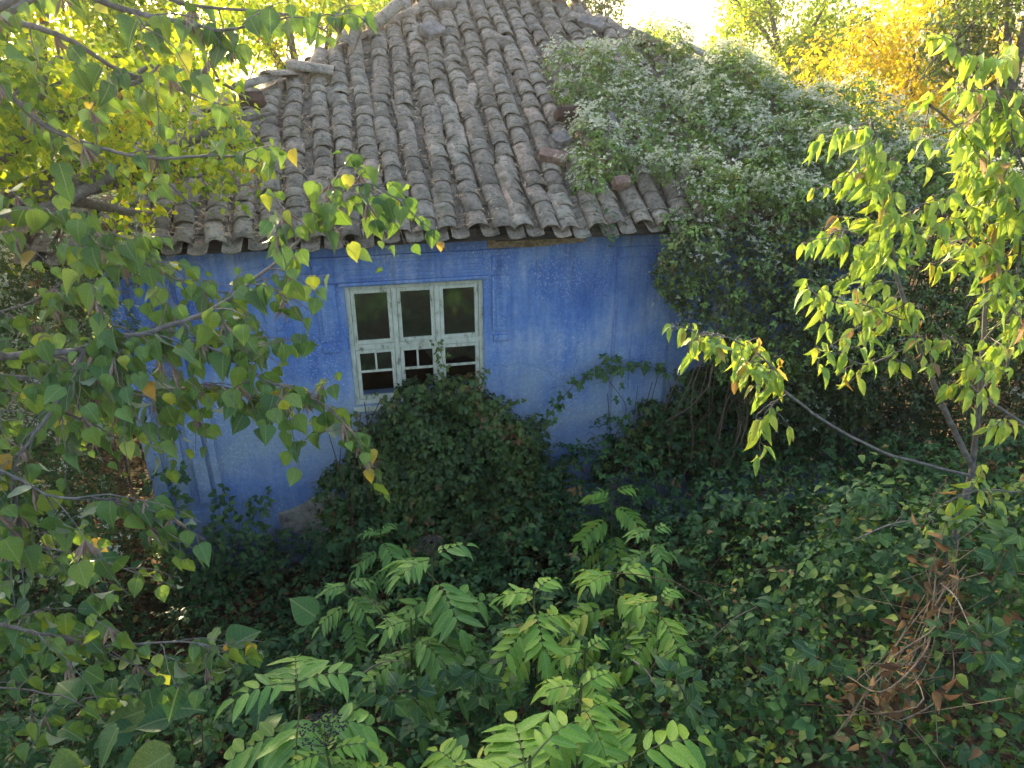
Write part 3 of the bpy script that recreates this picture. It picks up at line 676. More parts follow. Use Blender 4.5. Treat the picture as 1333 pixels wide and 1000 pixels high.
# loose rubble lying on the roof
def roofpt(px, py, lift=0.):
    """world point of the front roof face seen at a spot"""
    E0 = W(0, EAVE_V, EAVE_Z); n = np.array([-TAN * V[0], -TAN * V[1], 1]); o = np.array([0, 0, CAMZ]); d = rayd(px, py)
    p = o + d * (((E0 - o) @ n) / (d @ n)); return p + nrm(n) * lift
RN = nrm(np.array([-TAN * V[0], -TAN * V[1], 1.])); RY = nrm(V * CS + np.array([0, 0, SN]))
def rock(px, py, size, mat, yaw, tilt, name, label, cat, lift=.10, j=.12, group=None):
    p = roofpt(px, py, lift); b = MB(); n = 3
    sx, sy, sz = size; g = []
    # subdivided chipped block
    bm_v = []; bm_f = []; idx = {}
    def vid(a, c_, e):
        k = (a, c_, e)
        if k not in idx:
            q = np.array([a / n - .5, c_ / n - .5, e / n - .5]) * 2; q = q * (1 - .10 * (np.abs(q).sum() - 1) / 2); idx[k] = len(bm_v)
            bm_v.append(q * np.array([sx, sy, sz]) / 2 + rng.normal(size=3) * j * min(size) * .22)
        return idx[k]
    for a in range(n):
        for c_ in range(n):
            bm_f += [(vid(a, c_, 0), vid(a, c_ + 1, 0), vid(a + 1, c_ + 1, 0), vid(a + 1, c_, 0)), (vid(a, c_, n), vid(a + 1, c_, n), vid(a + 1, c_ + 1, n), vid(a, c_ + 1, n)),
                     (vid(a, 0, c_), vid(a + 1, 0, c_), vid(a + 1, 0, c_ + 1), vid(a, 0, c_ + 1)), (vid(a, n, c_), vid(a, n, c_ + 1), vid(a + 1, n, c_ + 1), vid(a + 1, n, c_)),
                     (vid(0, a, c_), vid(0, a, c_ + 1), vid(0, a + 1, c_ + 1), vid(0, a + 1, c_)), (vid(n, a, c_), vid(n, a + 1, c_), vid(n, a + 1, c_ + 1), vid(n, a, c_ + 1))]
    b.add(bm_v, bm_f); o = b.build(name, mat, None, bevel=.006)
    R3 = np.stack([np.cross(RY, RN), RY, RN], 1) @ np.array(Matrix.Rotation(yaw, 3, 'Z') @ Matrix.Rotation(tilt, 3, 'X'))
    m4 = Matrix(R3.tolist()).to_4x4(); m4.translation = Vector(p.tolist()); o.matrix_basis = m4
    return tag(o, label, cat, group)
rock(738, 165, (.31, .12, .17), M['brickdark'], .05, .5, 'broken_slab', 'dark brown slab lying on the roof tiles at the top edge of the creeper', 'slab', .13)
rock(727, 197, (.20, .16, .13), M['stone'], .5, .1, 'rubble_stone', 'rough grey stone on the roof just below the dark brown slab', 'stone', .12, .3)
rock(718, 218, (.29, .11, .10), M['brickred'], -.42, .2, 'brick', 'long pinkish broken brick on the roof tiles below the grey stone', 'brick', .12)
rock(804, 255, (.17, .10, .10), M['brickred'], .1, .2, 'brick', 'short tan brick resting among creeper just above the eave tiles', 'brick', .15)
rock(791, 184, (.09, .15, .03), M['stone'], .4, .7, 'stone_chip', 'small pale flat stone sticking up out of the white flowering creeper', 'stone', .24)
rock(331, 143, (.24, .16, .12), M['brickdark'], .1, .1, 'loose_block', 'blackened block on the left hip of the roof beside the leaning tiles', 'block', .10, .25)
rock(562, 54, (.26, .24, .09), M['stone'], .6, .1, 'flat_stone', 'flat weathered grey stone on the tiles below the left end of the ridge', 'stone', .13, .25)
rock(576, 16, (.30, .22, .10), M['stone'], .2, .0, 'ridge_stone', 'grey stone weighing down the tiles at the left end of the ridge', 'stone', .13, .25)
rock(768, 42, (.34, .14, .08), M['stone'], -.6, .1, 'hip_stone', 'long dark grey stone on the right hip where the creeper begins', 'stone', .10, .2)

# dry scraps caught between the tile rows
n = 14000; cc = rng.integers(0, 26, n); a_ = EU0 + (cc + 1.0) * PITCHU + rng.normal(size=n) * .022; s_ = rng.uniform(0, 3.4, n) ** 1.0
dens = np.clip(1.15 - (a_ + 2.2) * .33, .10, 1) * (1 - .55 * sst(.6, 3.2, s_)) * np.clip(.7 + .5 * wob(a_ * 2, s_ * 3, 1), 0, 1); k = (rng.random(n) < dens) & (s_ * CS < a_ - EU0)
a_, s_ = a_[k], s_[k]; P = W(a_, EAVE_V + s_ * CS, EAVE_Z + s_ * SN) + RN * (rng.uniform(.03, .085, len(a_)) + .035 * wob(a_ * .8, s_ * .7, .9))[:, None]
N_ = nrm(RN + rvec(len(P)) * .5); me = scatter_mesh('dry_litter', t_strip, P, N_, rvec(len(P)) + RY * -.5, rng.uniform(.025, .075, len(P)), rng.random(len(P)))
o = link('dry_litter', me, M['needles'], None, kind='stuff'); tag(o, 'dry tan leaf scraps and twigs caught between the roof tile rows', 'dry leaves')

# ------------------------------------------------------------------ undergrowth in front of the house
def hgrid_blobs(u0, u1, v0, v1, step, keep=1.0):
    out = []
    for u in np.arange(u0, u1, step):
        for v in np.arange(v0, v1, step):
            if rng.random() > keep: continue
            uu = u + rng.uniform(-.5, .5) * step; vv = v + rng.uniform(-.5, .5) * step
            p = W(uu, vv, 0.); r = rng.uniform(.22, .42)
            if uu < UR + .2 and vv > -.12 - r and uu > UL - r: vv = min(vv, -.10 - r * .8); p = W(uu, vv, 0.)
            h = float(canopy(p[0], p[1])) - r * .85 + rng.uniform(-.16, .14)
            out.append((p[0], p[1], h, r))
            out.append((p[0] + rng.uniform(-.1, .1), p[1] + rng.uniform(-.1, .1), h - .40, r * 1.1))
    return out
def in_wall(P, m=.03):
    u, v = HUV(P); return (v > -m) & (v < VB + .2) & (u > UL - .05) & (u < UR + .1) & (P[:, 2] < 3.6)
def in_view(P, mg=130):
    x, y = proj(P); z = P[:, 2] - CAMZ; fw = P[:, 1] * math.cos(PITCH) - z * math.sin(PITCH)
    return (fw > .2) & (x > -mg) & (x < 1333 + mg) & (y > -mg) & (y < 1000 + mg)
def mass(name, blobs, n, tpls, size, mat, label=None, cat=None, parent=None, up=.5, jit=.6, droop=.4, lo=.72, hi=1.08, cull=.8, tint=None, tamp=.3, kind='stuff', maxd=None, squash=1.0, cut=None, crop=True):
    P, N = blob_points(blobs, n, lo, hi, cull, squash); k = ~in_wall(P)
    if crop: k &= in_view(P)
    if cut is not None: k &= cut(P)
    P, N = P[k], N[k]; Nn, D = leafdirs(N, up, jit, droop)
    T = clump_tint(P, 1.3, tamp) if tint is None else tint(P)
    me = scatter_mesh(name, tpls, P, Nn, D, rng.uniform(*size, len(P)), T)
    o = link(name, me, mat, parent, kind=kind)
    if label: tag(o, label, cat)
    return o
UB = hgrid_blobs(-5.2, 5.6, -5.9, .8, .36)
UB = [b_ for b_ in UB if not (HUV(np.array(b_[:3]))[1] > -.05 and HUV(np.array(b_[:3]))[0] > UL - .35)]
ub = np.array(UB)
mass('bramble_undergrowth', UB, 66000, t_tri + t_tri_s * 2, (.024, .082), M['bramble'], 'dense dark green bramble and creeper undergrowth filling the yard before the blue wall', 'undergrowth', up=1.0, jit=.5, droop=.25, lo=.62)
# lighter, yellower climbers creeping over the brambles at lower right
def bwt(P): return np.clip(.35 + .25 * wob(P[:, 0] * 2, P[:, 1] * 2, 1.4) + rng.normal(size=len(P)) * .22, 0, 1)
pick = [b_ for b_ in UB if (lambda q: (q[0] > 880 + 420 * rng.random() and q[1] > 640) or (q[1] > 880 and q[0] > 820))(proj(np.array(b_[:3])))]
mass('bindweed', [(a, b_, c, r * 1.06) for a, b_, c, r in pick], 19000, t_oval3, (.028, .072), M['bindweed'], 'yellow green small leaved bindweed spreading over the brambles at lower right', 'bindweed', up=1.0, jit=.6, lo=.86, hi=1.12, cull=.9, tint=bwt)
pick = [b_ for b_ in UB if proj(np.array(b_[:3]))[0] < 800]
mass('ground_creeper', [(a, b_, c, r * 1.03) for a, b_, c, r in pick], 17000, t_oval3, (.025, .06), M['ivy'], 'small leaved dull green creeper threading through the brambles', 'creeper', up=.8, jit=.7, lo=.85, hi=1.12, cull=.88)
# thin bramble canes and dead stalks through it
b = MB()
for k in range(330):
    q = ub[rng.integers(0, len(ub))]; p = q[:3] + rng.normal(size=3) * .15; L = rng.uniform(.3, .9); a = rng.random() * 6.28; d = np.array([math.cos(a), math.sin(a), rng.uniform(-.1, .5)])
    pts = [p + d * L * t_ + np.array([0, 0, .25 * L * math.sin(t_ * 3.1)]) + rng.normal(size=3) * .012 for t_ in np.linspace(0, 1, 6)]
    pts = np.array(pts); pts[:, 2] -= .05
    if in_wall(pts, .05).any(): continue
    b.tube(pts, rng.uniform(.0018, .004), 4)
o = b.build('bramble_canes', M['barkdark'], None, True, kind='stuff'); tag(o, 'thin brown bramble canes and dead stalks arching through the undergrowth', 'stems')
# dead brown leaves caught on top
P, N = blob_points([(a, b_, c, r) for a, b_, c, r in UB], 2600, .95, 1.12, .9); k = in_view(P) & ~in_wall(P); P, N = P[k][:1100], N[k][:1100]
x_, y_ = proj(P); k = rng.random(len(P)) < np.where(x_ > 850, 1, .35); P, N = P[k], N[k]
o = link('dead_leaves', scatter_mesh('dead_leaves', t_oval3 + t_maple, P, *leafdirs(N, .5, 1.0, .2), rng.uniform(.035, .075, len(P)), rng.random(len(P))), M['litter'], None, kind='stuff'); tag(o, 'curled tan and brown dead leaves caught on top of the undergrowth', 'dead leaves')
# fallen leaves on the ground beside the house
n = 4500; P = np.stack([rng.uniform(-7.5, -2.2, n), rng.uniform(3.5, 12, n), np.zeros(n)], 1); k = ~in_wall(P); P = P[k]; P[:, 2] = ground(P[:, 0], P[:, 1]) + rng.uniform(.01, .06, len(P))
o = link('fallen_leaves', scatter_mesh('fallen_leaves', t_oval3, P, nrm(rvec(len(P)) * .5 + np.array([0, 0, 1])), rvec(len(P)), rng.uniform(.04, .1, len(P)), rng.random(len(P))), M['litter'], None, kind='stuff'); tag(o, 'brown and yellow fallen leaves on the ground left of the blue house corner', 'fallen leaves')

# broad leaved plants low on the left
def big_leaves(name, spots, label, cat, mat=None, size=(.10, .17), n=26, group=None):
    for i, (px, py, lift, lab) in enumerate(spots):
        c = canopy_hit(px, py, lift); base = np.array([c[0], c[1], float(ground(c[0], c[1]))]); t = thing(name, lab, cat, base, 0, group)
        b = MB()
        for j in range(5):
            e = c - base + rng.normal(size=3) * np.array([.22, .22, .1]); b.tube(curve_pts([np.zeros(3), e * .5 + rng.normal(size=3) * .04, e], 7), [.008, .007, .006, .005, .004, .003, .003], 5)
        b.build('stem', M['barkdark'], t, True)
        mes = LEAFME['big']
        for j in range(n):
            P_ = c - base + rng.normal(size=3) * np.array([.28, .28, .16]); Nn = nrm(np.array([0, -.45, 1]) + rng.normal(size=3) * .35); D = nrm(rng.normal(size=3) + np.array([0, -.3, -.4]))
            add_leaf(t, mes[j % len(mes)], P_, Nn, D, rng.uniform(*size))
LEAFME = {}
def mk_leafme(key, tpls, mat, name='leaf'):
    L_ = []
    for v, f3, f4, uv in tpls:
        me = mesh_np(name, v, [f3, f4], True, None, uv); me.materials.append(mat); L_.append(me)
    LEAFME[key] = L_
mk_leafme('big', t_heart, M['bigleaf']); mk_leafme('linden', t_heart, M['linden_o']); mk_leafme('box', t_long, M['boxelder_o'])
mk_leafme('ela', t_lance, M['elder_a'], 'leaflet'); mk_leafme('elb', t_lance, M['elder_b'], 'leaflet'); 
mk_leafme('clim', t_oval3, leaf_mat('climber_leaf_single', [(0, (.05, .10, .03)), (.6, (.10, .17, .04)), (.9, (.15, .19, .04)), (1, (.2, .1, .05))], .25, .5, True, True))
mk_leafme('bram', t_oval3, leaf_mat('bramble_leaf_single', [(0, (.028, .075, .032)), (.6, (.055, .13, .042)), (1, (.09, .18, .045))], .25, .48, True, True, spec=.3))
def add_leaf(par, me, P_, N_, D_, s, name='leaf'):
    o = bpy.data.objects.new(name, me); COL.objects.link(o); o.parent = par
    R3 = frames(np.asarray(N_, float)[None], np.asarray(D_, float)[None])[0] * s
    m4 = Matrix(R3.tolist()).to_4x4(); m4.translation = Vector(np.asarray(P_, float).tolist()); o.matrix_basis = m4; return o
big_leaves('mulberry_seedling', [(75, 960, .25, 'broad dark blue green leaves of a seedling at the lower left corner of the photo'), (235, 1000, .15, 'broad leaved dark seedling at the bottom edge right of the corner one'), (40, 830, .25, 'broad leaved dark seedling under the long grey bare branch at lower left'), (100, 715, .3, 'broad dark leaves below the brown littered gap left of the blue wall')], '', 'seedling')

# shrub climbing to the window
WB = []
for u in np.arange(-.88, 1.3, .15):
    top = float(np.interp(u, [-1.0, -.75, -.45, -.2, 0, .5, .72, 1.0, 1.3], [1.15, 1.42, 1.84, 2.02, 2.14, 2.18, 1.85, 1.5, 1.3])) + rng.uniform(-.06, .06)
    for z in np.arange(.45, top, .2):
        r = rng.uniform(.10, .25); v = -.14 - (top - z) * .28 - r * .5
        WB.append((*W(u + rng.normal() * .05, min(v, -r * .8) + rng.normal() * .04, min(z, top - r * .7))[:3], r))
t = thing('window_climber', 'bushy climber with small browning green leaves heaped under the cream window', 'climber', W(-.1, -.6, .0))
o = mass('foliage', WB, 15000, t_tri_s + t_tri, (.030, .078), M['ivy'], parent=t, up=.35, jit=.7, droop=.8, lo=.65, hi=1.15, tamp=.35); o.location = -t.location
b = MB()
for k in range(26):
    u = rng.uniform(-1.0, .9); p0 = W(u + rng.normal() * .2, -.7, .3); p1 = W(u, -.3, rng.uniform(1.4, 2.15)); b.tube(curve_pts([p0, (p0 + p1) / 2 + rng.normal(size=3) * .12, p1], 8), .005, 4)
o = b.build('stem', M['barkdark'], t, True); o.location = -t.location

# bramble shoots standing before the blue wall
def shoot(label, ctrl, nleaf, size, mes, mat=M['barkdark'], cat='bramble', name='bramble_shoot', r=.005, spread=.05, up=.3):
    nleaf = int(nleaf * 1.6); size = (size[0] * 1.1, size[1] * 1.2); base = np.array(ctrl[0]); t = thing(name, label, cat, base); pts = curve_pts(ctrl, 26); b = MB(); b.tube(pts - base, np.linspace(r, r * .45, 26), 5)
    b.build('stem', mat, t, True)
    for j in range(nleaf):
        f = .12 + .88 * (j + rng.random() * .5) / nleaf; p = pts[min(25, int(f * 25))] - base; a = j * 2.4
        q = p + np.array([math.cos(a), math.sin(a) * .5, rng.uniform(-.2, .5)]) * spread * rng.uniform(.5, 1.3)
        D = nrm(q - p + np.array([0, -.02, -.02]) + rng.normal(size=3) * .02)
        for m in range(3):
            an = (-1.0, 0, 1.0)[m]; d2 = np.array(Matrix.Rotation(an, 3, Vector((.1, -.8, .6))) @ Vector(D.tolist()))
            add_leaf(t, mes[(j + m) % len(mes)], q + d2 * .01, nrm(np.array([0, -.7, .6]) + rng.normal(size=3) * .3), d2, rng.uniform(*size) * (1 if m == 1 else .85))
LB = LEAFME['bram']
def wp(px, py, off): 
    d = rayd(px, py); o = np.array([0, 0, CAMZ]); t_ = ((P0 - o) @ V - off) / (d @ V); return o + d * t_
shoot('long bramble cane arching right in front of the blue wall beside the window shrub', [wp(690, 590, .35), wp(712, 545, .25), wp(755, 495, .2), wp(800, 480, .18), wp(850, 478, .2), wp(905, 500, .28)], 30, (.045, .075), LB)
shoot('upper bramble cane with few leaves reaching the pilaster on the blue wall', [wp(800, 570, .4), wp(815, 530, .25), wp(790, 490, .18), wp(800, 465, .16), wp(775, 478, .16)], 10, (.04, .065), LB)
shoot('bramble cane curving down right over the dull blue wall near the dead stems', [wp(860, 590, .5), wp(880, 540, .35), wp(905, 510, .3), wp(950, 505, .4), wp(985, 525, .45)], 20, (.04, .065), LB)
for i, (lab, x0, y0, x1, y1, nl) in enumerate([('leafy upright shoot in front of the left corner flutes', 225, 790, 195, 610, 20), ('tall leafy shoot rising right of the corner flutes', 250, 790, 228, 598, 22), ('thin leafy shoot left of centre on the pale blue wall', 275, 760, 290, 632, 16), ('slender shoot beside the bare stone patch', 320, 750, 345, 636, 16), ('small leafy shoot between the two slender shoots', 300, 760, 317, 648, 12), ('bushy shoot low at the left foot of the blue wall', 235, 820, 215, 690, 18), ('leafy shoot at the wall foot under the slender shoots', 290, 800, 272, 690, 18), ('short leafy shoot left of the bare stone patch', 350, 770, 362, 690, 14)]):
    p0 = wp(x0, y0, .5); p0[2] = max(p0[2], .05); shoot(lab, [p0, wp((x0 + x1) / 2, (y0 + y1) / 2, .34), wp(x1, y1, .22)], nl, (.045, .080), LB, cat='shoot', name='leafy_shoot', r=.0035, spread=.06)

VBL = []
for u in np.arange(1.9, 4.6, .17):
    zt = float(np.interp(u, [1.9, 2.3, 2.8, 3.4, 4.6], [1.15, 1.55, 1.95, 2.1, 2.0])) + rng.uniform(-.15, .15)
    for z in np.arange(.9, zt, .2): r = rng.uniform(.10, .19); VBL.append((*W(u + rng.normal() * .06, -r * .8 - rng.random() * .12, z), r))
t = thing('wall_vine', 'leafy dark vine spreading low over the blue wall below the hanging clematis', 'vine', W(3.0, -.2, 0)); loc_ = -t.location
o = mass('foliage', VBL, 7000, t_tri, (.030, .070), M['ivy'], parent=t, up=.1, jit=.7, droop=.5, lo=.5, hi=1.25); o.location = loc_
b = MB()
for k in range(18):
    u = rng.uniform(2.0, 4.4); b.tube(curve_pts([W(u, -.25, .2), W(u + rng.normal() * .1, -.12, .9), W(u + rng.normal() * .25, -.1, rng.uniform(1.3, 2.0))], 8), .004, 4)
o = b.build('stem', M['barkdark'], t, True); o.location = loc_

sh = random.Random(4)
for k, lab in enumerate(['sprig poking out of the top of the window climber before the right bay', 'sprig climbing the right mullion of the cream window', 'sprig sticking out of the left flank of the window climber', 'sprig arching out of the right flank of the window climber', 'short sprig low on the front of the window climber', 'sprig leaning left from the middle of the window climber', 'curved sprig over the right shoulder of the window climber', 'drooping sprig at the right foot of the window climber']):
    x0, y0, x1, y1 = [(600, 530, 632, 480), (578, 520, 566, 438), (480, 590, 452, 535), (670, 590, 712, 548), (560, 640, 520, 600), (520, 560, 490, 515), (640, 540, 676, 522), (710, 620, 748, 600)][k]
    shoot(lab, [wp(x0, y0, .45), wp((x0 + x1) / 2 + 5, (y0 + y1) / 2 - 6, .35), wp(x1, y1, .16 if k != 4 else .5)], 9, (.028, .052), LEAFME['clim'], cat='sprig', name='climber_sprig', r=.003, spread=.035)
for x0, y0, x1, y1, lab in [(905, 700, 985, 655, 'bramble cane with round leaves arching below the hanging clematis'), (960, 845, 1040, 800, 'bramble cane with large round leaves in the middle of the right undergrowth'), (1010, 900, 1090, 870, 'bramble cane with broad leaves left of the dead brown climber rope'), (905, 940, 850, 890, 'bramble cane beside the bottom right bright elder plant'), (1075, 700, 1150, 660, 'bramble cane reaching toward the box elder fork'), (1290, 880, 1230, 830, 'bramble cane among bindweed near the right edge below the dead climber'), (1290, 760, 1330, 700, 'bramble cane touching the right edge of the photo'), (640, 930, 590, 880, 'bramble cane with dark round leaves between the lower elder plants'), (560, 940, 500, 915, 'bramble cane near the bottom left of the large bright elder plants'), (660, 720, 700, 680, 'bramble cane in shade below the window climber')]:
    p0 = canopy_hit(x0, y0, .05); p2 = canopy_hit(x1, y1, .2); shoot(lab, [p0, (p0 + p2) / 2 + np.array([0, 0, .12]), p2], 7, (.045, .07), LB, cat='bramble', r=.004, spread=.055)

# ------------------------------------------------------------------ dwarf elder plants
def elder(px, py, size, key, label, seed, berries=False, lift=.22, nl=8, hstem=.8, yy=None):
    r = random.Random(seed); nl += 2; size *= .90; c = at(px, py, yy) if yy else canopy_hit(px, py, lift + .14); gz = float(ground(c[0], c[1])); base = np.array([c[0] + r.uniform(-.05, .05), c[1] + .05, gz]); t = thing('dwarf_elder', label, 'elder plant', base, 0, 'dwarf elder plants in the undergrowth')
    top = c - base; b = MB(); mid = top * .5 + np.array([r.uniform(-.04, .04), r.uniform(-.04, .04), 0]); pts = curve_pts([np.zeros(3), mid, top], 14); b.tube(pts, np.linspace(.011, .005, 14), 6); b.build('stem', M['rachis'], t, True)
    mes = LEAFME[key]
    for j in range(nl):
        lev = j // 2; a = (j % 2) * math.pi + lev * 1.57 + r.uniform(-.35, .35) + .5; zf = -.02 - lev * .115 * size / .3
        p = top + np.array([0, 0, zf]); L = size * (r.uniform(.55, .75) if lev == 0 else r.uniform(.85, 1.1)); el = .55 - .25 * lev
        d0 = np.array([math.cos(a), math.sin(a), 0.]); npair = 4 if lev == 0 else 6
        rp = [p + d0 * L * s_ + np.array([0, 0, L * (math.sin(el) * s_ - .50 * s_ * s_)]) for s_ in np.linspace(0, 1, 8)]; rp = np.array(rp)
        bb = MB(); bb.tube(rp - p, np.linspace(.0035, .0015, 8), 4); lo_ = bb.build('leaf', M['rachis'], t, True); lo_.location = p.tolist()
        q = rp - p
        for m in range(npair + 1):
            s_ = .24 + .72 * m / npair; i0 = min(6, int(s_ * 7)); pos = q[i0] + (q[i0 + 1] - q[i0]) * (s_ * 7 - i0) if m < npair else q[7]
            dr = nrm(q[min(7, i0 + 1)] - q[max(0, i0 - 1)]); side = nrm(np.cross(dr, (0, 0, 1.))); nn = nrm(np.cross(side, dr) + rng.normal(size=3) * .12)
            LL = L * (.50 if m else .40) * r.uniform(.9, 1.1)
            if m == npair: add_leaf(lo_, mes[m % len(mes)], pos, nn, dr + np.array([0, 0, -.25]), LL, 'leaflet')
            else:
                for sg in (-1, 1):
                    add_leaf(lo_, mes[(m + (sg > 0)) % len(mes)], pos, nn + side * sg * .15, nrm(dr * .62 + side * sg + np.array([0, 0, -.10 + r.uniform(-.12, .1)])), LL * r.uniform(.92, 1.08), 'leaflet')
    if berries:
        bb = MB(); k5 = np.array([(0, 0, 1), (.9, 0, .3), (.28, .86, .3), (-.73, .53, .3), (-.73, -.53, .3), (.28, -.86, .3), (0, 0, -1)], float)
        f = [(0, i, i % 5 + 1) for i in range(1, 6)] + [(6, i % 5 + 1, i) for i in range(1, 6)]
        for m in range(150):
            a = r.random() * 6.28; rr = math.sqrt(r.random()) * .075; bb.add(k5 * .0048 + np.array([rr * math.cos(a), rr * math.sin(a), .05 + .035 * math.cos(rr * 18) + r.uniform(-.012, .012)]), f)
        o = bb.build('berry_cluster', M['berry'], t, True); o.location = (top + np.array([.0, 0, .03])).tolist()
        bb = MB()
        for m in range(14):
            a = m * 2.4; rr = .02 + .004 * m; bb.tube([(0, 0, 0), (rr * .5 * math.cos(a), rr * .5 * math.sin(a), .03), (rr * math.cos(a), rr * math.sin(a), .055)], .0014, 4)
        o = bb.build('berry_stalk', M['barkdark'], t); o.location = (top + np.array([0, 0, .01])).tolist()
elder(798, 640, .36, 'elb', 'bright green dwarf elder topped with black berries right of centre', 1, True, .35, 8)
elder(800, 745, .33, 'elb', 'bright green dwarf elder with wide drooping leaves below the berry topped one', 2, False, .25, 8)
elder(562, 725, .37, 'ela', 'mid green dwarf elder with a dark berry head left of centre', 3, True, .30, 8)
elder(535, 805, .30, 'ela', 'mid green dwarf elder growing just under the dark berry head plant', 4, False, .16, 6)
elder(695, 770, .24, 'elb', 'small light green dwarf elder between the two berry topped plants', 5, False, .25, 8)
elder(385, 885, .32, 'ela', 'dwarf elder with fan shaped leaves at lower left of centre', 7, False, .3, 8)
elder(762, 845, .24, 'elb', 'yellowing dwarf elder with ragged leaflets below the large bright one', 8, False, .2, 4)
elder(690, 985, .40, 'elb', 'large bright dwarf elder cut by the bottom edge left of its twin', 9, False, .45, 8)
elder(820, 985, .42, 'elb', 'large bright dwarf elder cut by the bottom edge right of its twin', 10, False, .45, 8)
elder(757, 890, .24, 'elb', 'slim upright dwarf elder leaf shoot above the two large bottom plants', 11, False, .45, 4)
elder(425, 975, .26, 'elb', 'dwarf elder with black berries at the bottom edge left of centre', 12, True, .3, 8)
elder(860, 780, .24, 'elb', 'narrow leaved dwarf elder right of the wide drooping one', 13, False, .2, 6)
elder(495, 690, .26, 'ela', 'faint dwarf elder in the shade beside the window climber', 14, False, .15, 8)
elder(610, 990, .22, 'elb', 'yellow leaved dwarf elder stub near the bottom centre', 15, False, .2, 4)
elder(850, 690, .22, 'ela', 'dark small dwarf elder right of the bright berry topped one', 16, False, .1, 6)
elder(450, 760, .22, 'ela', 'little dwarf elder in shade left of the dark berry head plant', 17, False, .1, 6)

# ------------------------------------------------------------------ clematis smothering the right of the roof
MBL = []
for u in np.arange(1.0, 7.2, .24):
    for vv in np.arange(0, RV + .1, .24):
        uu = u + rng.uniform(-.1, .1); v = vv + rng.uniform(-.1, .1); hip = EU1 - uu
        p = W(uu, EAVE_V + v, EAVE_Z + TAN * v) if v < hip else None
        if p is None: continue
        x, y = proj(p)
        if not inpoly(x, y + 14, MOUND): continue
        din = min(1, max(.5, (x - 740) / 260)); r = rng.uniform(.10, .17) + .12 * din * rng.random()
        if any(abs(x - a) < 19 and -14 < y - b_ < 24 for a, b_ in ((738, 165), (727, 197), (718, 218), (804, 255), (791, 184))): continue
        MBL.append((*(p + RN * (r * .55 + .18 * din * (1 + 1.5 * wob(uu * 2.4, v * 2.4)))), r))
for vv in np.arange(0, RV + .3, .22):      # swelling along the right hip and on the far side of it
    for d_ in np.arange(-.2, 1.6, .26):
        u = EU1 - vv + d_; z = EAVE_Z + TAN * vv - max(0, d_) * .55; p = W(u, EAVE_V + vv + d_ * .3, z)
        if vv > 3.0: continue
        r = rng.uniform(.18, .34) * (.7 if vv > 2.3 else 1); MBL.append((*(p + np.array([0, 0, .08]) + rng.normal(size=3) * .06), r))
CB = []
for u in np.arange(2.45, 8.2, .22):
    zb = 3.15 - (u - 2.3) * 1.25 if u < 3.3 else max(.9, 1.9 - (u - 3.3) * .55); zb = max(zb, .75)
    for z in np.arange(zb, 3.72, .22):
        r = rng.uniform(.15, .27); bulge = .10 + .42 * sst(2.4, 4.2, u) * math.sin(min(1, (3.8 - z) / 2.2) * 2.2) + .5 * sst(4.5, 7.5, u)
        CB.append((*W(u + rng.normal() * .07, EAVE_V - bulge + rng.normal() * .07, z + rng.normal() * .05), r))
t = thing('clematis_creeper', 'great mound of white flowering clematis smothering the right side of the tiled roof', 'clematis', W(4.5, -1.0, .0))
loc = -t.location
def top_t(P): return np.clip(.45 + .25 * wob(P[:, 0] * 2, P[:, 2] * 2, 1.4) + rng.normal(size=len(P)) * .2, 0, 1)
o = mass('foliage', MBL, 32000, t_tri_s + t_small, (.032, .066), M['clem'], parent=t, up=.8, jit=.7, lo=.6, hi=1.12, tint=top_t); o.location = loc
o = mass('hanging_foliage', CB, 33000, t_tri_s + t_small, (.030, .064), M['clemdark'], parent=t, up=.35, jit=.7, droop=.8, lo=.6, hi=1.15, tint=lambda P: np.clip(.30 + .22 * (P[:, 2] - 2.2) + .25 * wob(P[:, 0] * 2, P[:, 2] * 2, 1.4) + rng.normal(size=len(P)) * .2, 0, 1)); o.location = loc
o = mass('foliage', [c_ for c_ in CB if c_[2] > 2.3], 9000, t_tri_s, (.03, .062), M['clem'], parent=t, up=.6, jit=.7, droop=.5, lo=.95, hi=1.18, cull=.95, tint=top_t); o.location = loc
# seed heads: dense on top, thinning down the hanging side
P, N = blob_points(MBL, 26000, .98, 1.14, .98); k = in_view(P) & (N[:, 2] > -.2); P, N = P[k], N[k]
dens = np.clip(.34 + 1.1 * wob(P[:, 0] * 1.6, P[:, 1] * 1.6 + P[:, 2], 1.5) + .5 * wob(P[:, 0] * 5, P[:, 1] * 5 + P[:, 2], 1.5), .02, 1); k = rng.random(len(P)) < dens; P, N = P[k], N[k]
P2, N2 = blob_points(CB, 11000, 1.0, 1.15, 1.0); k = in_view(P2) & (rng.random(len(P2)) < np.clip((P2[:, 2] - 2.5) * .30 + .30 * wob(P2[:, 0] * 2, P2[:, 2] * 2.5, 1.3), 0.02, .7)); P2, N2 = P2[k], N2[k]
P = np.concatenate([P, P2]); N = np.concatenate([N, N2])
o = link('seed_heads', scatter_mesh('seed_heads', t_fluff, P, nrm(N + np.array([0, 0, .8])), rvec(len(P)), rng.uniform(.055, .155, len(P)), np.clip(rng.normal(size=len(P)) * .25 + .5, 0, 1), False), M['fluff'], t, kind='stuff'); o.location = loc
b = MB()
for k in range(150):
    u = rng.uniform(2.6, 7.2); p0 = W(u, EAVE_V - rng.uniform(.0, .25), rng.uniform(2.2, 3.4)); p1 = W(u + rng.normal() * .25, -.12 - rng.random() * .6, rng.uniform(.5, 1.1)); b.tube(curve_pts([p0, (p0 * .6 + p1 * .4) + rng.normal(size=3) * .12, (p0 * .25 + p1 * .75) + rng.normal(size=3) * .1, p1], 10), rng.uniform(.003, .008), 4)
o = b.build('stem', M['straw'], t, True); o.location = loc
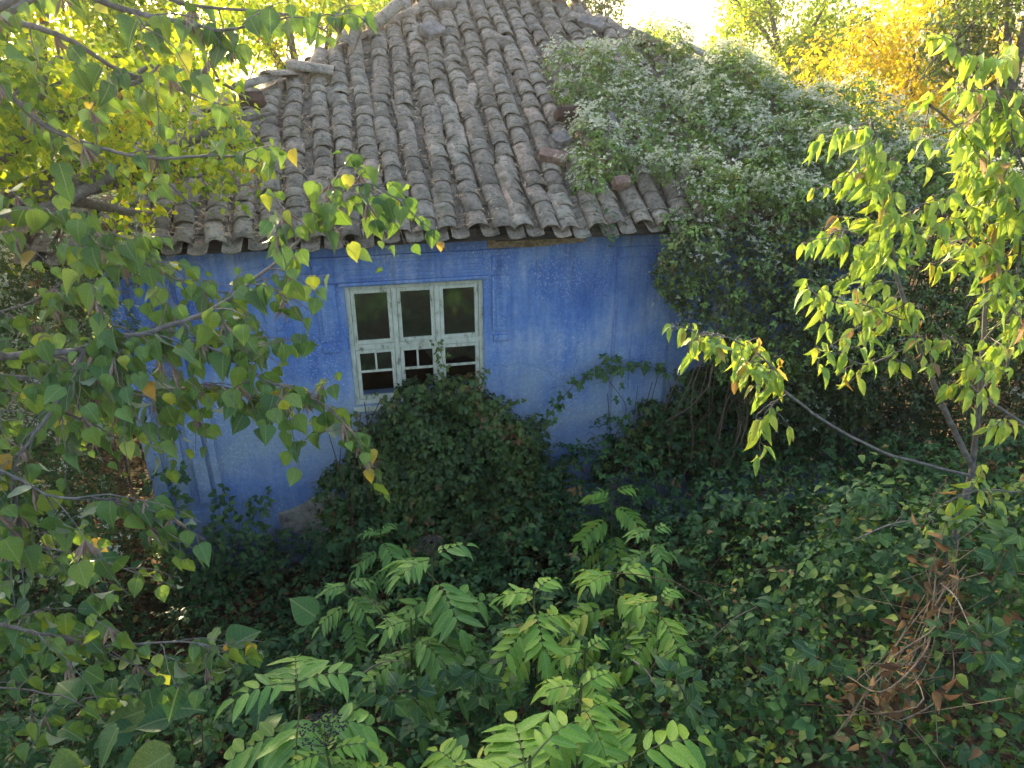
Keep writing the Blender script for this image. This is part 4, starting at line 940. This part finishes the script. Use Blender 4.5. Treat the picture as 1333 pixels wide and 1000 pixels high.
# stray tufts creeping onto the bare tiles
t = thing('clematis_sprig', 'thin green clematis sprig trailing down from the eave tiles beside the wooden beam', 'sprig', roofpt(770, 283, .1)); b = MB(); e = [roofpt(772, 278, .12), roofpt(785, 290, .12), wp(792, 300, .5), wp(800, 322, .44)]; loc = np.array(t.location)
b.tube(curve_pts(e, 10) - loc, .004, 4); b.build('stem', M['straw'], t)
for q in curve_pts(e, 26): add_leaf(t, LB[1], q - loc + rng.normal(size=3) * .035, RN + rng.normal(size=3) * .4, rng.normal(size=3), rng.uniform(.03, .06))

# ------------------------------------------------------------------ near tree with heart shaped leaves, left
def near_tree(name, label, cat, base, mains, key, massmat, tpls, twig_n, twig_len, leaf_size, barkmat, n_obj=296, pods=0, gap=.045, droop=(0, -.15, -1.0), trunk=None, seed=3, bias=(0, 0, 0), face=(0, -.9, .45), bunch=1, petiole=.03):
    """mains: list of (control points, r0, r1, twigs per metre)"""
    r = np.random.default_rng(seed); t = thing(name, label, cat, base); base = np.array(base, float); leaves = []
    if trunk is not None:
        b = MB(); pts, r0, r1 = trunk; pts = curve_pts(pts, 20); b.tube(pts - base, np.linspace(r0, r1, 20), 10); b.build('trunk', barkmat, t, True)
    podb = MB()
    for ctrl, r0, r1, dens, *ex in mains:
        ctrl = np.array(ctrl); n = max(8, int(len(ctrl) * 6)); pts = curve_pts(ctrl, n) + np.cumsum(r.normal(size=(n, 3)) * .0025, 0); b = MB(); b.tube(pts - base, np.linspace(r0, r1, n), 7)
        seg = np.linalg.norm(np.diff(pts, axis=0), axis=1).sum(); m = int(seg * dens); tl = ex[0] if ex else twig_len
        for k in range(m):
            f = (k + r.random()) / m if not (len(ex) > 1) else ex[1] + (1 - ex[1]) * (k + r.random()) / m
            i = min(n - 2, int(f * (n - 1))); p = pts[i]; T = nrm(pts[i + 1] - pts[i]); d = nrm(T * .7 + r.normal(size=3) * .75 + np.array(bias)); L = r.uniform(*tl)
            q = [p + d * L * s_ + np.array([0, 0, -.35 * L * s_ * s_]) + r.normal(size=3) * .004 for s_ in np.linspace(0, 1, 7)]; q = np.array(q)
            b.tube(q - base, np.linspace(min(r1 * 1.2, .0035), .0012, 7), 4)
            s_ = .18
            side = 1
            while s_ < 1.0:
                j = min(5, int(s_ * 6)); pp = q[j] + (q[j + 1] - q[j]) * (s_ * 6 - j); TT = nrm(q[j + 1] - q[j]); lat = nrm(np.cross(TT, (0, 0, 1.)) + r.normal(size=3) * .3) * side
                for bb_ in range(bunch):
                    D0 = nrm(lat + TT * .5 + np.array([0, 0, -.3]) + r.normal(size=3) * .2); e = pp + D0 * petiole * r.uniform(.7, 1.4); b.tube(np.array([pp, (pp + e) / 2 + np.array([0, 0, .004]), e]) - base, .0009, 3)
                    D = nrm(D0 * .45 + np.array(droop) + r.normal(size=3) * .28); N_ = nrm(np.array(face) + r.normal(size=3) * .5)
                    leaves.append((e, N_, D, r.uniform(*leaf_size) * (1 if s_ < .8 else .8)))
                s_ += gap / L * r.uniform(.7, 1.3); side = -side
            if pods and r.random() < pods:
                for w_ in range(int(r.integers(3, 7))):
                    dd = nrm(np.array([r.normal() * .35, r.normal() * .35, -1])); L2 = r.uniform(.045, .075); p0 = q[3] + dd * .012
                    podb.tube(np.array([q[3], p0, p0 + dd * L2 * .5, p0 + dd * L2]) - base, [.0008, .0025, .0058, .001], 5)
        b.build('branch', barkmat, t, True)
    if podb.n: podb.build('seed_pods', M['pod'], t, True, kind='stuff')
    # leaves seen largest first
    Pm = np.array([l[0] for l in leaves]); x, y = proj(Pm); ok = (x > 0) & (x < 1333) & (y > 0) & (y < 1000); dist = np.linalg.norm(Pm - np.array([0, 0, CAMZ]), axis=1); sz = np.array([l[3] for l in leaves]) / dist
    order = np.lexsort((-sz, ~ok)); mes = LEAFME[key]
    for c_, i in enumerate(order[:n_obj]):
        p, N_, D, s_ = leaves[i]; add_leaf(t, mes[c_ % len(mes)], p - base, N_, D, s_)
    rest_ = order[n_obj:]
    if len(rest_):
        A = [leaves[i] for i in rest_]
        me = scatter_mesh('foliage', tpls, np.array([a[0] for a in A]) - base, np.array([a[1] for a in A]), np.array([a[2] for a in A]), np.array([a[3] for a in A]), r.random(len(A)))
        link('foliage', me, massmat, t, kind='stuff')
    return t, len(leaves)
def A3(lst): return [at(*q) for q in lst]
TB = np.array([-3.2, 1.7, 0.9])
fork = TB + np.array([.35, .1, 2.6])
mains = [
 (A3([(-180, 470, 2.3), (0, 461, 2.15), (109, 457, 2.2), (160, 440, 2.25), (218, 427, 2.3), (292, 395, 2.35), (374, 328, 2.45), (450, 244, 2.55), (500, 238, 2.6)]), .014, .003, 29),
 (A3([(218, 427, 2.3), (296, 463, 2.3), (340, 493, 2.3), (374, 507, 2.35), (425, 531, 2.4), (450, 560, 2.4)]), .005, .002, 29),
 (A3([(114, 447, 2.2), (80, 510, 2.1), (45, 565, 2.0), (14, 612, 1.95), (20, 680, 1.9)]), .009, .003, 31),
 (A3([(-100, 800, 1.9), (0, 816, 1.85), (61, 830, 1.85), (126, 845, 1.9), (231, 843, 1.95), (285, 850, 2.0)]), .008, .002, 22),
 (A3([(-120, 560, 1.9), (-20, 600, 1.85), (60, 640, 1.8), (130, 640, 1.85), (190, 650, 1.9)]), .006, .002, 20),
 (A3([(20, 270, 2.6), (112, 292, 2.6), (180, 340, 2.6), (240, 370, 2.6), (290, 380, 2.6)]), .008, .002, 31),
 (A3([(60, 500, 2.4), (130, 500, 2.4), (200, 515, 2.4), (260, 500, 2.4), (330, 520, 2.4)]), .005, .002, 31),
 (A3([(0, 30, 2.8), (80, 50, 2.8), (160, 97, 2.9), (204, 112, 2.9), (290, 140, 3.0)]), .012, .003, 12),
 (A3([(60, -30, 2.6), (170, 17, 2.7), (251, 34, 2.8), (296, 41, 2.8), (380, 18, 2.9)]), .012, .003, 10),
 (A3([(0, 110, 2.5), (60, 160, 2.6), (140, 190, 2.7), (220, 200, 2.8), (300, 195, 2.9), (335, 205, 3.0)]), .010, .003, 10),
 (A3([(120, -40, 3.0), (240, 10, 3.1), (380, 30, 3.2), (430, 50, 3.2)]), .008, .003, 9),
]
mains += [(A3([(-120, 500, 3.0), (-20, 530, 2.9), (70, 540, 2.9), (150, 560, 2.9)]), .006, .002, 18),
 (A3([(-120, 690, 2.7), (-20, 700, 2.6), (80, 715, 2.6), (190, 745, 2.6)]), .006, .002, 17),
 (A3([(-100, 420, 3.1), (20, 400, 3.0), (90, 360, 3.0), (150, 330, 3.0)]), .006, .002, 15),
 (A3([(-100, 900, 2.1), (0, 890, 2.1), (90, 900, 2.1), (150, 930, 2.1)]), .005, .002, 13)]
for ml in list(mains): mains.append(([fork + (ml[0][0] - fork) * s_ + np.array([0, 0, .25 * math.sin(s_ * 3.14)]) for s_ in (0, .35, .7, 1)], .03, ml[1] * 1.05, 3)) if ml is not mains[1] and ml is not mains[2] else None
t, nl = near_tree('judas_tree', 'near tree reaching in from the left with drooping heart shaped leaves and brown pods', 'tree', TB, mains, 'linden', M['linden'], t_heart, 10, (.12, .34), (.036, .092), M['bark'], pods=.45, trunk=([TB, TB + np.array([.1, .02, .9]), TB + np.array([.2, .1, 1.8]), fork], .11, .055), gap=.042)

# ------------------------------------------------------------------ box elder sapling, right
BB = at(1268, 605, 3.2 * 1.12); base = np.array([BB[0] + .02, BB[1], float(ground(BB[0], BB[1]))])
def J(l): return A3([(x, y, d * 1.12) for x, y, d in l])
mains = [
 (J([(1266, 606, 3.2), (1233, 541, 3.2), (1199, 466, 3.2), (1175, 395, 3.2), (1158, 328, 3.2), (1155, 250, 3.2), (1140, 190, 3.15), (1128, 150, 3.1)]), .018, .004, 12, (.15, .38), .35),
 (J([(1266, 606, 3.2), (1272, 534, 3.2), (1276, 445, 3.2), (1282, 364, 3.2), (1284, 330, 3.2), (1290, 230, 3.15), (1285, 130, 3.1), (1270, 90, 3.1)]), .016, .004, 11, (.15, .38), .45),
 (J([(1380, 590, 3.0), (1333, 551, 3.05), (1257, 497, 3.1), (1236, 459, 3.1), (1215, 420, 3.1)]), .010, .003, 8),
 (J([(1266, 620, 3.2), (1165, 592, 3.0), (1087, 553, 2.9), (1026, 510, 2.85), (1009, 483, 2.8), (985, 455, 2.8), (940, 430, 2.8), (897, 425, 2.8)]), .009, .0025, 11, (.06, .16), .50),
 (J([(1026, 510, 2.85), (1000, 530, 2.8), (985, 545, 2.8), (1000, 570, 2.75)]), .003, .002, 15, (.06, .16)),
 (J([(1180, 420, 3.2), (1130, 400, 3.1), (1080, 395, 3.0), (1050, 375, 3.0)]), .005, .002, 12, (.08, .2)),
 (J([(1190, 450, 3.2), (1130, 475, 3.05), (1090, 460, 2.95), (1060, 450, 2.9)]), .005, .002, 12, (.06, .16)),
 (J([(1160, 330, 3.2), (1120, 310, 3.1), (1090, 300, 3.0), (1075, 320, 2.95)]), .005, .002, 14, (.08, .2)),
 (J([(1284, 330, 3.2), (1240, 290, 3.1), (1200, 270, 3.0), (1180, 290, 2.95)]), .006, .002, 14, (.1, .3)),
 (J([(1209, 136, 3.1), (1245, 165, 3.15), (1281, 197, 3.2), (1286, 240, 3.2)]), .006, .004, 12, (.1, .3)),
 (J([(1290, 110, 3.0), (1310, 150, 3.0), (1330, 200, 3.0), (1390, 330, 3.0)]), .008, .006, 12, (.1, .35)),
 (J([(1310, 480, 3.1), (1320, 380, 3.1), (1325, 300, 3.1), (1310, 230, 3.0)]), .007, .004, 15, (.1, .35)),
 (J([(1276, 445, 3.2), (1305, 420, 3.0), (1330, 400, 2.9)]), .005, .003, 12, (.1, .3)),
 (J([(1330, 640, 2.8), (1280, 640, 2.7), (1230, 660, 2.7), (1200, 690, 2.7)]), .004, .002, 7, (.08, .2)),
]
t, nl = near_tree('box_elder_sapling', 'forked box elder sapling with bright yellow green drooping leaves at the right edge', 'sapling', base, mains, 'box', M['boxelder'], t_long, 10, (.12, .34), (.055, .115), M['bark'], trunk=([base, base + (BB - base) * .5 + np.array([.03, 0, 0]), BB], .026, .020), gap=.045, seed=8, bunch=2, face=(0, -.75, .6), petiole=.03)
mains = [(J([(1165, 592, 2.9), (1150, 620, 2.9), (1190, 600, 2.8)]), .004, .002, 10, (.06, .12))]

# dead climber hanging in a brown rope over the brambles, lower right
dc = [canopy_hit(1243, 730, .12), canopy_hit(1215, 780, .18), canopy_hit(1200, 860, .2), canopy_hit(1155, 905, .18), canopy_hit(1135, 935, .1)]
t = thing('dead_climber', 'rope of dead brown climber stems and withered leaves lying over the brambles at lower right', 'dead climber', dc[-1]); loc_ = np.array(t.location); b = MB()
for k in range(11): b.tube(curve_pts([p + rng.normal(size=3) * .065 for p in dc], 18) - loc_, rng.uniform(.0015, .004), 4)
for k in range(40): p = curve_pts(dc, 30)[rng.integers(0, 30)]; b.tube(np.array([p, p + rng.normal(size=3) * .06, p + rng.normal(size=3) * .16]) - loc_, .0015, 4)
b.build('stem', M['straw'], t, True)
cp = curve_pts(dc, 260); P = cp + rng.normal(size=cp.shape) * .075
link('withered_leaves', scatter_mesh('withered_leaves', t_maple + t_strip, P - loc_, rvec(len(P)), rvec(len(P)) + np.array([0, 0, -.8]), rng.uniform(.03, .07, len(P)), rng.random(len(P)) * .85), M['litter'], t, kind='stuff')
# pale bare twigs poking out of the brambles
for k, (x0, y0, x1, y1, lab) in enumerate([(1112, 703, 1205, 675, 'pale bare twig lying on the brambles below the box elder fork'), (1225, 760, 1262, 815, 'thin pale twig slanting down over the bindweed near the right edge'), (930, 830, 985, 790, 'thin grey twig poking up between the brambles right of centre'), (825, 860, 860, 905, 'tan bare twig beside the yellowing dwarf elder'), (470, 880, 520, 860, 'thin tan twig crossing the small creeper leaves left of centre')]):
    a_, c_ = canopy_hit(x0, y0, .22), canopy_hit(x1, y1, .3); b = MB(); b.tube(curve_pts([a_ * 0, (c_ - a_) * .5 + np.array([0, 0, .03]), c_ - a_], 8), np.linspace(.005, .002, 8), 5); b.tube(curve_pts([(c_ - a_) * .5, (c_ - a_) * .7 + np.array([0, .03, .05])], 3), .002, 4)
    tag(b.build('bare_twig', M['bark'], None, True), lab, 'twig').location = a_

# ------------------------------------------------------------------ background trees
def crown_blobs(c, rx, rz, n, rb, seed, flat=1.0):
    r = np.random.default_rng(seed); out = []
    for k in range(n):
        d = nrm(r.normal(size=3)); q = r.uniform(.35, .95); out.append((c[0] + d[0] * q * rx, c[1] + d[1] * q * rx * flat, c[2] + d[2] * q * rz, r.uniform(*rb)))
    return out
def bgtree(name, label, cat, base, h, rx, rz, nb, rb, nleaf, size, mat, seed, tpls=None, tint=None, lean=(0, 0), barkm=None, limbs=9, flat=1.0):
    base = np.array([base[0], base[1], float(ground(base[0], base[1]))]); t = thing(name, label, cat, base); r = np.random.default_rng(seed)
    c = base + np.array([lean[0], lean[1], h - rz]); bl = crown_blobs(c, rx, rz, nb, rb, seed, flat)
    tb = MB(); fk = base + np.array([lean[0] * .4, lean[1] * .4, (h - rz * 2) + rz * .4]); tb.tube(curve_pts([base, (base + fk) / 2 + r.normal(size=3) * .06, fk], 9) - base, np.linspace(h * .022, h * .014, 9), 8); tb.build('trunk', barkm or M['bark'], t, True)
    lb = MB()
    for k in range(limbs):
        e = np.array(bl[k % len(bl)][:3]); lb.tube(curve_pts([fk - np.array([0, 0, .1]), (fk + e) / 2 + r.normal(size=3) * .15, e, e + (e - fk) * .18], 9) - base, np.linspace(h * .011, h * .002, 9), 6)
    for k in range(limbs * 4):
        e = np.array(bl[r.integers(0, len(bl))][:3]); d = nrm(r.normal(size=3)) * r.uniform(.3, .8) * rb[1] * 1.8; lb.tube(curve_pts([e, e + d * .5 + r.normal(size=3) * .05, e + d], 6) - base, np.linspace(h * .003, h * .001, 6), 4)
    lb.build('limb', barkm or M['bark'], t, True)
    P, N = blob_points(bl, int(nleaf * .68), .45, 1.18, .5); Nn, D = leafdirs(N, .5, .8, .7)
    T = clump_tint(P, 1.1, .3, seed) if tint is None else tint(P)
    link('crown', scatter_mesh('crown', tpls or t_small, P - base, Nn, D, r.uniform(*size, len(P)), T), mat, t, kind='stuff')
    return t
def bt(px, y): p = at(px, 60, y); return (p[0], y)
bgtree('yellow_tree', 'bright golden yellow tree catching the low sun behind the creeper mound', 'tree', bt(1200, 15.5), 8.1, 2.1, 2.9, 26, (.4, .8), 17000, (.08, .14), M['yellow'], 21)
bgtree('locust_tree', 'tall green feathery tree rising at the top right corner beside the golden one', 'tree', bt(1345, 12.5), 9.0, 1.7, 3.6, 26, (.4, .7), 15000, (.07, .14), M['treegreen'], 22, t_small)
bgtree('hazy_tree', 'pale hazy green round tree alone against the white sky', 'tree', bt(1030, 24), 8.6, 2.2, 2.5, 20, (.5, .9), 11000, (.11, .18), M['yelgreen'], 23)  # yellower leaf colour stands in for sunlit haze on this crown
bgtree('far_bush_tree', 'low yellowish tree at the skyline between the roof end and the hazy tree', 'tree', bt(890, 26), 6.5, 3.2, 1.5, 18, (.4, .7), 6500, (.12, .2), M['yelgreen'], 24)
bgtree('far_shrub_tree', 'thin yellowish low tree at the skyline below the golden tree', 'tree', bt(1120, 22), 6.1, 2.4, 1.5, 14, (.4, .7), 5000, (.1, .18), M['yelgreen'], 25)
bgtree('dark_tree', 'dark green tree showing above the right end of the roof ridge', 'tree', bt(752, 21), 9.2, 1.9, 2.9, 24, (.5, .9), 13000, (.09, .15), M['treegreen'], 26)
bgtree('pale_tree', 'yellow green tree showing over the left end of the ridge', 'tree', bt(540, 20), 8.6, 2.0, 2.6, 22, (.5, .8), 9000, (.1, .16), M['yelgreen'], 27)
bgtree('backlit_tree', 'sunlit yellow green tree behind the left hip of the roof', 'tree', bt(400, 15), 8.8, 2.3, 3.2, 26, (.45, .85), 15000, (.08, .14), M['yelgreen'], 28)
bgtree('backlit_tree', 'glowing yellow leaved tree behind the near branches at upper left', 'tree', bt(205, 10.5), 8.2, 2.0, 3.1, 30, (.35, .7), 22000, (.06, .11), M['yelgreen'], 29)
bgtree('backlit_tree', 'backlit tree filling the top left corner of the photo', 'tree', bt(-10, 9.5), 8.0, 2.1, 3.2, 30, (.35, .7), 20000, (.06, .11), M['yelgreen'], 30)
bgtree('backlit_tree', 'low yellow green tree right beside the left corner of the tiled roof', 'tree', bt(150, 8.0), 5.1, 1.15, 1.7, 26, (.25, .5), 16000, (.045, .085), M['yelgreen'], 31)
bgtree('leaning_tree', 'yellow leaved tree leaning over the lower left corner of the roof', 'tree', (-4.3, 4.7), 6.3, 1.45, 1.35, 34, (.2, .42), 15000, (.04, .075), M['yelgreen'], 41, t_small + t_oval, lean=(1.35, .2), flat=.6)
bgtree('forest_tree', 'tall tree standing beyond the left side of the yard', 'tree', (-11.5, 12), 9.5, 3.0, 3.6, 26, (.6, 1.0), 9000, (.12, .2), M['treegreen'], 32)
bgtree('forest_tree', 'tall tree standing beyond the right side of the yard', 'tree', (12.0, 12), 9.0, 3.0, 3.4, 26, (.6, 1.0), 9000, (.12, .2), M['treegreen'], 33)
# clematis covered shrubs at the left of the house
LS = []
for k in range(230):
    x = rng.uniform(-6.2, -3.25); y = rng.uniform(4.4, 8.2); top = 4.1 - .55 * (x + 3.2) * 0 - .5 * max(0, x + 4.0) ; z = rng.uniform(.4, top) ; LS.append((x, y, z, rng.uniform(.22, .42)))
ls = [(lambda p: p)(b_) for b_ in LS if (lambda q: q[0] < (235 if q[1] < 400 else 105) and q[1] > 215)(proj(np.array(b_[:3])))]
t = thing('clematis_shrub', 'tall shrub draped in whitish clematis fluff between the left roof corner and the near branches', 'shrub', (-4.3, 6.0, 0)); loc = -t.location
o = mass('foliage', ls, 32000, t_tri_s + t_small, (.035, .07), M['ivy'], parent=t, up=.4, jit=.8, droop=.7, lo=.6, hi=1.15, tint=lambda P: np.clip(.5 + .3 * wob(P[:, 0] * 2, P[:, 2] * 2, 1.3) + rng.normal(size=len(P)) * .2, 0, 1)); o.location = loc
P, N = blob_points(ls, 12000, .98, 1.15, .98); k = in_view(P) & (rng.random(len(P)) < np.clip(.35 + .8 * wob(P[:, 0] * 2, P[:, 2] * 2, 1.4), .03, .9)); P, N = P[k], N[k]
o = link('seed_heads', scatter_mesh('seed_heads', t_fluff, P, nrm(N + np.array([0, -.3, .6])), rvec(len(P)), rng.uniform(.06, .12, len(P)), np.clip(rng.normal(size=len(P)) * .25 + .35, 0, 1), False), M['fluff'], t, kind='stuff'); o.location = loc
b = MB()
for k in range(14):
    x, y, z, r_ = ls[rng.integers(0, len(ls))]; b.tube(curve_pts([(x + rng.normal() * .2, y, .1), (x + rng.normal() * .2, y, z * .5), (x, y, z)], 9), .014, 5)
o = b.build('stem', M['bark'], t, True); o.location = loc
# dark hedge behind the photographer (mirrored in the window)
HB = [(x + rng.normal() * .2, -3.2 + rng.normal() * .4, z, rng.uniform(.5, .8)) for x in np.arange(-9, 9, .8) for z in np.arange(1.2, 4.6, .8)]
t = thing('tall_hedge', 'tall dark green hedge standing behind the photographer', 'hedge', (0, -3.2, 0))
o = mass('foliage', HB, 16000, t_oval, (.10, .16), M['ivy'], parent=t, crop=False); o.location = (0, 3.2, 0)
# low thicket added at the back left to block the low sun
TH = [(rng.uniform(-10, -3.9), rng.uniform(8.6, 11.5), rng.uniform(.3, 2.9), rng.uniform(.35, .6)) for k in range(120)]
t = thing('back_thicket', 'dark thicket of low shrubs added behind the left corner of the house to block low sun', 'thicket', (-6.5, 10, 0))
o = mass('foliage', TH, 15000, t_oval, (.06, .11), M['treegreen'], parent=t, lo=.6); o.location = (6.5, -10, 0)
TH2 = [(rng.uniform(6.6, 13), rng.uniform(5, 12), rng.uniform(.3, 3.4), rng.uniform(.4, .7)) for k in range(90)]
t = thing('back_thicket', 'dark thicket of shrubs standing beyond the hanging clematis at the far right', 'thicket', (9.5, 9, 0))
o = mass('foliage', TH2, 11000, t_oval, (.06, .11), M['treegreen'], parent=t, lo=.6); o.location = (-9.5, -9, 0)
# thin evening haze
hb = MB(); hb.box((-170, -34, -1.4), (170, 228, 11.5)); hm, ht, ho = new_mat('haze_air'); hv = nd(ht, 'ShaderNodeVolumePrincipled')
hv.inputs['Density'].default_value = .0011; hv.inputs['Color'].default_value = (.95, .94, .92, 1); hv.inputs['Anisotropy'].default_value = .6; ht.links.new(hv.outputs[0], ho.inputs['Volume'])
hb.build('haze', hm, None, kind='stuff')
